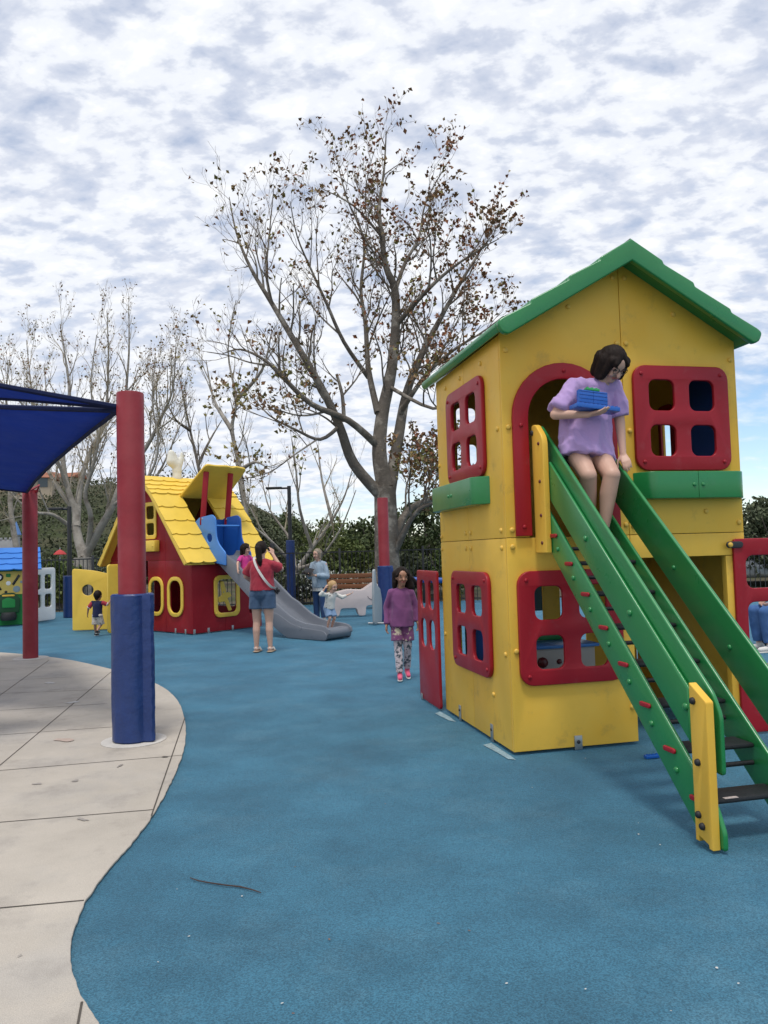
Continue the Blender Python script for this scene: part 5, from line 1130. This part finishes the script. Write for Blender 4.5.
# --- the big sycamore in the middle
random.seed(11)
TY = 20.4
def Z(u, v, dy=0.0):
    v = 868 - (868 - v) * 0.94
    return at(180 + u / 2.133, 80 + v / 2.133, TY + dy)
base = at(388, 607, TY); base.z = -.03
T = Tree(); SP = dict(cut=.024, lev=4, dens=(1.9, 2.9, 4.0, 5.0), start=(.22, .15, .12, .1), fwd=.8, up=.36, len=(2.3, 1.15, .58, .27), wig=.30, curl=.10, rad=(.034, .014, .0085, .006))
fork = Z(437, 868)
T.limb([base, at(387, 560, TY), at(386, 520, TY), fork], .37, .29, 9, SP)
T.tips.clear()
limbs = [([fork, Z(425, 790), Z(432, 700, .2), Z(450, 610, .3), Z(460, 500, .3), Z(458, 420, .2), Z(440, 370), Z(430, 300, -.2), Z(425, 230), Z(435, 150, .2), Z(440, 60)], .235, .012),
 ([at(388, 500, TY + .15), Z(465, 760, .5), Z(482, 660, 1.0), Z(510, 580, 1.4), Z(548, 500, 1.7), Z(590, 420, 2), Z(630, 350, 2.2), Z(655, 310, 2.2)], .19, .012),
 ([fork + V((-.05, 0, -.3)), Z(370, 815, -.4), Z(340, 730, -.7), Z(300, 640, -1.0), Z(240, 530, -1.2), Z(195, 450, -1.3), Z(150, 370, -1.4), Z(120, 290, -1.2), Z(105, 210, -1)], .17, .010),
 ([Z(195, 450, -1.3), Z(184, 380, -1), Z(190, 300, -.7), Z(200, 190, -.6)], .05, .010),
 ([Z(422, 775), Z(360, 718, -.8), Z(280, 680, -1.5), Z(220, 620, -2), Z(180, 580, -2.2), Z(130, 556, -2.2), Z(90, 566, -2.3)], .11, .010),
 ([Z(422, 700, .1), Z(402, 600, .8), Z(396, 500, 1.2), Z(386, 420, 1.5), Z(392, 310, 1.7), Z(355, 210, 1.6), Z(330, 105, 1.5)], .10, .010),
 ([Z(402, 620, .8), Z(350, 540, .3), Z(312, 450, 0), Z(282, 380, -.2), Z(250, 300, -.3), Z(235, 220, -.4)], .07, .010),
 ([Z(458, 425, .2), Z(480, 360, .6), Z(510, 300, .8), Z(525, 220, .9), Z(575, 125, 1)], .07, .010),
 ([Z(462, 500, .3), Z(520, 430, -.5), Z(570, 380, -.9), Z(630, 335, -1.2), Z(680, 305, -1.3)], .08, .010),
 ([Z(470, 700, .6), Z(520, 620, 0), Z(580, 560, -.6), Z(640, 520, -.9), Z(690, 480, -1)], .08, .010),
 ([Z(340, 730, -.7), Z(300, 760, -1.2), Z(250, 740, -1.5), Z(190, 705, -1.6), Z(150, 655, -1.5)], .06, .010),
 ([Z(350, 720, -.5), Z(346, 660, -.5), Z(334, 612, -.5)], .06, .035),
 ([Z(430, 300, -.2), Z(370, 230, -.8), Z(300, 190, -1.0)], .045, .010),
 ([Z(445, 640, .3), Z(540, 690, -1.4), Z(600, 660, -1.8), Z(660, 640, -2)], .06, .010),
 ([at(391, 545, TY), at(405, 515, TY + .4), at(420, 503, TY + .6), at(433, 498, TY + .8), at(450, 480, TY + .8)], .14, .03),
 ([at(391, 560, TY), at(403, 535, TY - .3), at(412, 518, TY - .5), at(425, 506, TY - .7), at(450, 500, TY - .9)], .11, .03)]
for pts, a, b in limbs: T.limb(pts, a, b, 0, SP)
hi = lambda q: max(.05, min(1, .40 + .11 * q.x)) * (1.6 if q.z < 6.0 else 1.1 if q.x > 1.2 or q.z > 10 else .5)
lo = lambda q: 1.5 if q.z < 6.0 else .18
T.build('sycamore_tree', base, 'tall half bare sycamore with brown leaves towering over the playground centre', None, BARK, TWIG, [('brown_leaves', LEAFBR, .55, .135, 2, .12, hi), ('green_leaves', LEAFY, .45, .13, 2, .12, lo)])
print('sycamore tips', len(T.tips))
# --- pale multi-stemmed tree at the left
random.seed(21); LY = 24.5
def ZL(u, v, dy=0.0):
    v = 1015 - (1015 - v) * 0.91
    return at(u / 3.413, 260 + v / 3.413, LY + dy)
base = at(84, 604, LY); base.z = -.03
T = Tree(); SP2 = dict(cut=.026, lev=4, dens=(2.3, 3.4, 4.2, 4.6), start=(.25, .15, .12, .1), fwd=1.05, up=.50, len=(2.0, 1.0, .52, .26), wig=.24, curl=.14, rad=(.03, .013, .009, .0065))
f0 = ZL(285, 1015)
for pts, a, b in [([base, at(84, 580, LY), f0], .36, .30), ]: T.limb(pts, a, b, 9, SP2)
T.tips.clear()
for pts, a, b in [
 ([f0, ZL(262, 920, .2), ZL(258, 840, .3), ZL(232, 760, .3), ZL(215, 620, .4), ZL(238, 420, .5), ZL(222, 260, .5), ZL(205, 140, .5)], .17, .012),
 ([f0, ZL(300, 990), ZL(345, 900, -.3), ZL(385, 820, -.5), ZL(420, 700, -.6), ZL(440, 560, -.6), ZL(430, 420, -.6), ZL(440, 250, -.7), ZL(440, 100, -.7)], .18, .012),
 ([ZL(420, 720, -.6), ZL(500, 600, -.9), ZL(555, 480, -1), ZL(590, 380, -1.1), ZL(600, 220, -1.1)], .09, .012),
 ([ZL(262, 900, .2), ZL(272, 760, .7), ZL(300, 640, 1), ZL(345, 540, 1.1), ZL(365, 420, 1.2), ZL(370, 260, 1.2), ZL(365, 90, 1.2)], .12, .012),
 ([ZL(300, 990), ZL(310, 860, -.6), ZL(290, 780, -.8), ZL(315, 680, -1), ZL(335, 560, -1.1), ZL(310, 380, -1.2), ZL(330, 180, -1.2)], .10, .012),
 ([ZL(240, 900, .2), ZL(180, 855, -.5), ZL(120, 845, -.8), ZL(60, 800, -1), ZL(20, 740, -1)], .08, .010),
 ([ZL(255, 840, .3), ZL(190, 740, .8), ZL(130, 600, 1.2), ZL(110, 420, 1.4), ZL(90, 200, 1.5)], .09, .010),
 ([ZL(380, 830, -.5), ZL(470, 770, .5), ZL(540, 700, .8), ZL(600, 560, 1), ZL(650, 420, 1)], .07, .010),
 ([ZL(232, 760, .3), ZL(160, 560, -.4), ZL(60, 420, -.7), ZL(-40, 300, -.9), ZL(-60, 200, -1)], .06, .010),
 ([ZL(385, 820, -.5), ZL(500, 720, -1.3), ZL(540, 600, -1.5), ZL(520, 430, -1.6), ZL(530, 260, -1.7)], .06, .010)]: T.limb(pts, a, b, 0, SP2)
T.build('pale_tree', base, 'pale barked bare tree with many upright stems left of the barn', None, BARKP, TWIGP, [('green_buds', LEAFY, .34, .075, 1, .08, lambda q: 1.2 if q.x > 1.6 or q.x < -2 else .6), ('brown_leaves', LEAFBR, .16, .08, 1, .08, lambda q: 1.3 if q.z > 6.8 else .3)])
print('left tips', len(T.tips))
# --- bare trees further back
def bare_tree(name, seed, u, v, Y, stems, r0, label, bark, twig, green=.12, lens=(1.9, .95, .5, .26), dens=(1.4, 2.3, 3.2, 3.6)):
    random.seed(seed); base = at(u, v, Y); base.z = -.03; T = Tree(); S = dict(SP2); S.update(len=lens, dens=dens)
    for k, st in enumerate(stems):
        pts = [at(a, b, Y + dy) for a, b, dy in st]; T.limb(([base] + pts) if k == 0 else pts, r0 if k == 0 else r0 * .6, .012, 0, S)
    return T.build(name, base, label, 'bare trees behind the playground', bark, twig, [('sparse_leaves', LEAFY, green, .09, 1, .1, None)])
bare_tree('bare_tree', 31, 250, 600, 27, [[(252, 560, 0), (246, 520, 0), (240, 470, .2), (232, 430, .3), (236, 400, .2), (228, 350, .3), (236, 300, 0)], [(240, 470, .2), (256, 462, -.6), (270, 470, -1)], [(232, 430, .3), (214, 400, .9), (206, 360, 1)], [(236, 400, .2), (262, 370, -.5), (272, 330, -.8)]], .16, 'bare grey tree standing behind the yellow roof lid of the barn', BARKP, TWIGP, .10)
bare_tree('bare_tree', 32, 205, 600, 29, [[(206, 560, 0), (204, 500, 0), (198, 465, .2), (190, 430, .2), (184, 400, 0), (178, 370, 0)], [(198, 465, .2), (210, 440, .5), (222, 420, .6)], [(190, 430, .2), (176, 420, -.6), (166, 400, -.9)]], .13, 'thin dark bare tree behind the barn ridge', BARK, TWIG, .06)
bare_tree('bare_tree', 33, 292, 600, 24.5, [[(296, 575, 0), (312, 548, .2), (332, 520, .4), (345, 495, .5), (352, 470, .5)], [(300, 568, 0), (318, 560, -.3), (340, 530, -.5), (356, 490, -.6)], [(296, 575, 0), (290, 540, .5), (270, 510, .8), (262, 480, 1)], [(312, 548, .2), (300, 510, -.4), (296, 470, -.6), (292, 440, -.7)], [(332, 520, .4), (322, 480, .9), (318, 445, 1)], [(298, 570, 0), (275, 545, -.6), (258, 530, -.8), (245, 522, -.9)]], .11, 'low spreading bare tree with pale branches behind the lamp and the slide', BARKP, TWIGP, .03)
bare_tree('bare_tree', 34, 20, 600, 28, [[(18, 560, 0), (10, 500, 0), (14, 450, .2), (6, 400, 0), (10, 360, 0)], [(10, 500, 0), (34, 460, .6), (46, 410, .8), (44, 365, 1)], [(14, 450, .2), (-20, 410, -.5), (-30, 360, -.6)]], .15, 'bare tree at the left edge above the blue sails', BARKP, TWIGP, .25)

# --- leafy crowns beyond the fence
def crown_tree(u, ytop, wpx, Y, m, label, seed, n=3600, ls=.17, group='leafy trees beyond the fence', low=.25):
    random.seed(seed); top = at(u, ytop, Y); rx = wpx / FPX * Y / 2; h = top.z; rt = root('leafy_tree', (top.x, top.y, -.03), 0, label, 'tree', group)
    tube('trunk', [(0, 0, 0), (rnd(-.1, .1), 0, h * .35), (rnd(-.2, .2), 0, h * .7)], [.14, .10, .05], BARK, rt, 8)
    bm = bmesh.new()
    for _ in range(7):
        a = rnd(0, 6.28); bm_tube(bm, [(0, 0, h * rnd(.2, .4)), (math.cos(a) * rx * .4, math.sin(a) * rx * .4, h * rnd(.45, .6)), (math.cos(a) * rx * .75, math.sin(a) * rx * .75, h * rnd(.55, .85))], [.05, .035, .015], 5)
    from_bm('limbs', bm, BARK, rt)
    vs, fs = [], []; clumps = []
    for _ in range(46):
        while True:
            p = V((rnd(-1, 1), rnd(-1, 1), rnd(-1, 1)))
            if .35 < p.length < 1: break
        zz = h * (low + (1 - low) * (p.z * .5 + .5)) ; k = 1.0 if p.z < .2 else (1 - .35 * p.z)
        clumps.append((V((p.x * rx * k, p.y * rx * .9 * k, zz - h * .06)), rnd(.20, .42) * min(rx, h * .5)))
    for i in range(n):
        c, r = clumps[i % len(clumps)]; d = V((random.gauss(0, 1), random.gauss(0, 1), random.gauss(0, .8))); d = d.normalized() * r * (rnd(.3, 1.0) ** .5) * rnd(.7, 1.15)
        leaf(vs, fs, c + d, ls * rnd(.6, 1.35))
    raw('foliage', vs, fs, m, rt, None); return rt
for a in [(428, 500, 130, 26.5, LEAFD, 'dark dense tree just left of the yellow house beyond the fence', 41, 5200),
          (350, 538, 80, 25.5, LEAFM, 'bright mid green low tree behind the woman in the pale blue jacket', 42, 3600),
          (318, 548, 70, 27, LEAFD, 'dark low tree behind the lamp with the tall blue pad', 43, 3200),
          (375, 515, 84, 32, LEAFD, 'dark green tree behind the sycamore trunk', 44, 3600),
          (328, 512, 60, 38, LEAFM, 'yellowish green small crown between the lamp and the sycamore', 45, 2600),
          (292, 508, 58, 42, LEAFD, 'dark far tree behind the lamp head', 46, 2600),
          (258, 518, 70, 36, LEAFG, 'grey green tree behind the barn slide', 47, 3000),
          (214, 520, 80, 40, LEAFD, 'dark tree hidden mostly behind the barn roof', 48, 2600),
          (770, 492, 80, 25, LEAFG, 'grey green tree right of the yellow house above the red half wall', 49, 4200),
          (480, 512, 100, 31, LEAFD, 'dark tree behind the back of the yellow house', 50, 2600),
          (600, 505, 150, 33, LEAFG, 'wide tree hidden behind the yellow house', 51, 3200),
          (690, 500, 110, 34, LEAFD, 'dark tree behind the right end of the yellow house', 52, 2600),
          (58, 560, 56, 23.6, LEAFM, 'small round green shrub between the cottage and the pale tree', 53, 2600),
          (100, 572, 60, 26, LEAFD, 'low dark shrub behind the yellow barn doors', 54, 2200),
          (10, 548, 90, 34, LEAFG, 'grey green tree behind the green cottage', 55, 2600),
          (150, 548, 90, 33, LEAFD, 'dark tree behind the padded pole', 56, 2600),
          (400, 552, 70, 23.5, LEAFG, 'low grey green bush at the fence behind the girl', 57, 2600, .12),
          (445, 545, 60, 23.6, LEAFM, 'low green bush at the fence beside the red half wall', 58, 2600, .12),
          (300, 572, 60, 23.3, LEAFG, 'low bush at the fence behind the slide', 59, 2200, .12),
          (760, 535, 60, 33, LEAFD, 'dark bush behind the parked cars', 60, 2200)]: crown_tree(*a)
# white flowering clumps against the fence
random.seed(66)
vs, fs = [], []
for i in range(500):
    p = at(rnd(300, 385), 590, 22.6 + rnd(0, .6)); leaf(vs, fs, V((p.x, p.y, rnd(.1, .95))), rnd(.05, .13))
tag(raw('flower_bed', vs, fs, mat('white_petals', (.55, .56, .50), .7, .2, .1), None, None), 'scattered white flowers growing behind the long fence', 'flowers', kind='stuff')
# scrub on the hill: one mass nobody could count
vs, fs = [], []
for i in range(60000):
    y = 44 + 90 * random.random() ** 1.2; x = rnd(-78, 30) * (y / 90) * 1.2 - 2
    d = mnoise.noise((x * .09, y * .09, 7));
    if d < -.3: continue
    z = hill_z(x, y); hgt = (.6 + 2.4 * max(0, d + .2)) * (1.6 if y < 60 else 1.3)
    leaf(vs, fs, V((x, y, z + rnd(0, hgt))), rnd(.18, .45))
tag(raw('hill_scrub', vs, fs, leafmat('hill_scrub_leaf', (0.075, 0.085, 0.042), (0.045, 0.052, 0.028), .12), None, None), 'grey green scrub covering the hill behind the playground', 'scrub', kind='stuff')
# houses on the hill
def far_house(u, v, Y, w_, d_, h, wallm, roofm, rz, label):
    p = at(u, v, Y); z = hill_z(p.x, Y) - .3; hs = root('house', (p.x, p.y, z), rz, label, 'house', 'houses on the hill'); h = max(h, min(h + 2, p.z - z))
    box('wall', (0, 0, h / 2), (w_, d_, h), wallm, hs, 0)
    me = panel_mesh([(-d_ / 2 - .4, h), (d_ / 2 + .4, h), (0, h + d_ * .22)], [], w_ + .8, .02); xform(me, lambda a, b, c: V((c, a, b))); me.name = 'roof'; link('roof', me, roofm, hs, 30)
    for i in range(max(2, int(w_ / 2.6))):
        x = -w_ / 2 + (i + .5) * w_ / max(2, int(w_ / 2.6)); wn = box('window', (x, -d_ / 2 - .02, h * .78), (1.1, .06, 1.1), mat('far_glass', (.05, .06, .07), .1, .6, 0), hs, 0)
CREAM = mat('cream_stucco', (.42, .35, .27), .9, .1, .08, .5); ROOFT = mat('terracotta_roof', (.28, .12, .075), .85, .2, .15, 1.5); TANW = mat('tan_stucco', (.33, .25, .17), .9, .1, .08, .5)
far_house(48, 517, 118, 7, 5, 2.5, TANW, ROOFT, .15, 'tan house with red roof on the hill above the lamp'); far_house(66, 519, 112, 4.5, 4, 2.5, CREAM, ROOFT, -.2, 'pale house beside the tan one on the hill'); far_house(36, 530, 92, 4, 4, 2.5, CREAM, ROOFT, .3, 'cream house lower on the hill behind the bare red pole'); far_house(20, 529, 105, 4, 4, 2.5, TANW, ROOFT, .1, 'small tan house at the left end of the hill')

# grey castle with blue cone far left
cp_ = at(16.4, 545, 58); zz = hill_z(cp_.x, 58); cas = root('toy_castle', (cp_.x, cp_.y, zz - .1), 0, 'small grey toy castle with a blue cone tower below the hill', 'castle')
cz = at(16.4, 521, 58).z - zz
lathe('tower', [(.26, 0), (.26, cz - 1.1), (.30, cz - 1.05), (.30, cz - .95)], mat('castle_grey', (.33, .33, .34), .85, .2, .08), cas, n=16); lathe('tower_roof', [(.36, cz - .95), (.02, cz + .05)], mat('castle_blue', (.10, .20, .42), .6, .3, .05), cas, n=16)
box('wall', (-.75, .2, (cz - 1.3) / 2), (1.1, .7, cz - 1.3), MATS['castle_grey'], cas, .03); box('wall', (-1.5, .1, (cz - 1.9) / 2), (.9, .8, cz - 1.9), MATS['castle_grey'], cas, .03)
for x in (-1.1, -.75, -.4): box('merlon', (x, -.1, cz - 1.22), (.16, .16, .16), MATS['castle_grey'], cas, .01)
um = at(60, 551, 44); uz = max(hill_z(um.x, 44), -.05); u0 = root('parasol', (um.x, um.y, uz), 0, 'small red parasol far behind between the pale tree and the bare red pole', 'parasol')
lathe('canopy', [(.36, 0), (.35, .03), (.18, .20), (.02, .28)], mat('parasol_red', (.42, .05, .05), .7, .2, .06), u0, (0, 0, um.z - uz - .2), 12); tube('pole', [(0, 0, 0), (0, 0, um.z - uz + .2)], .03, STEEL, u0)
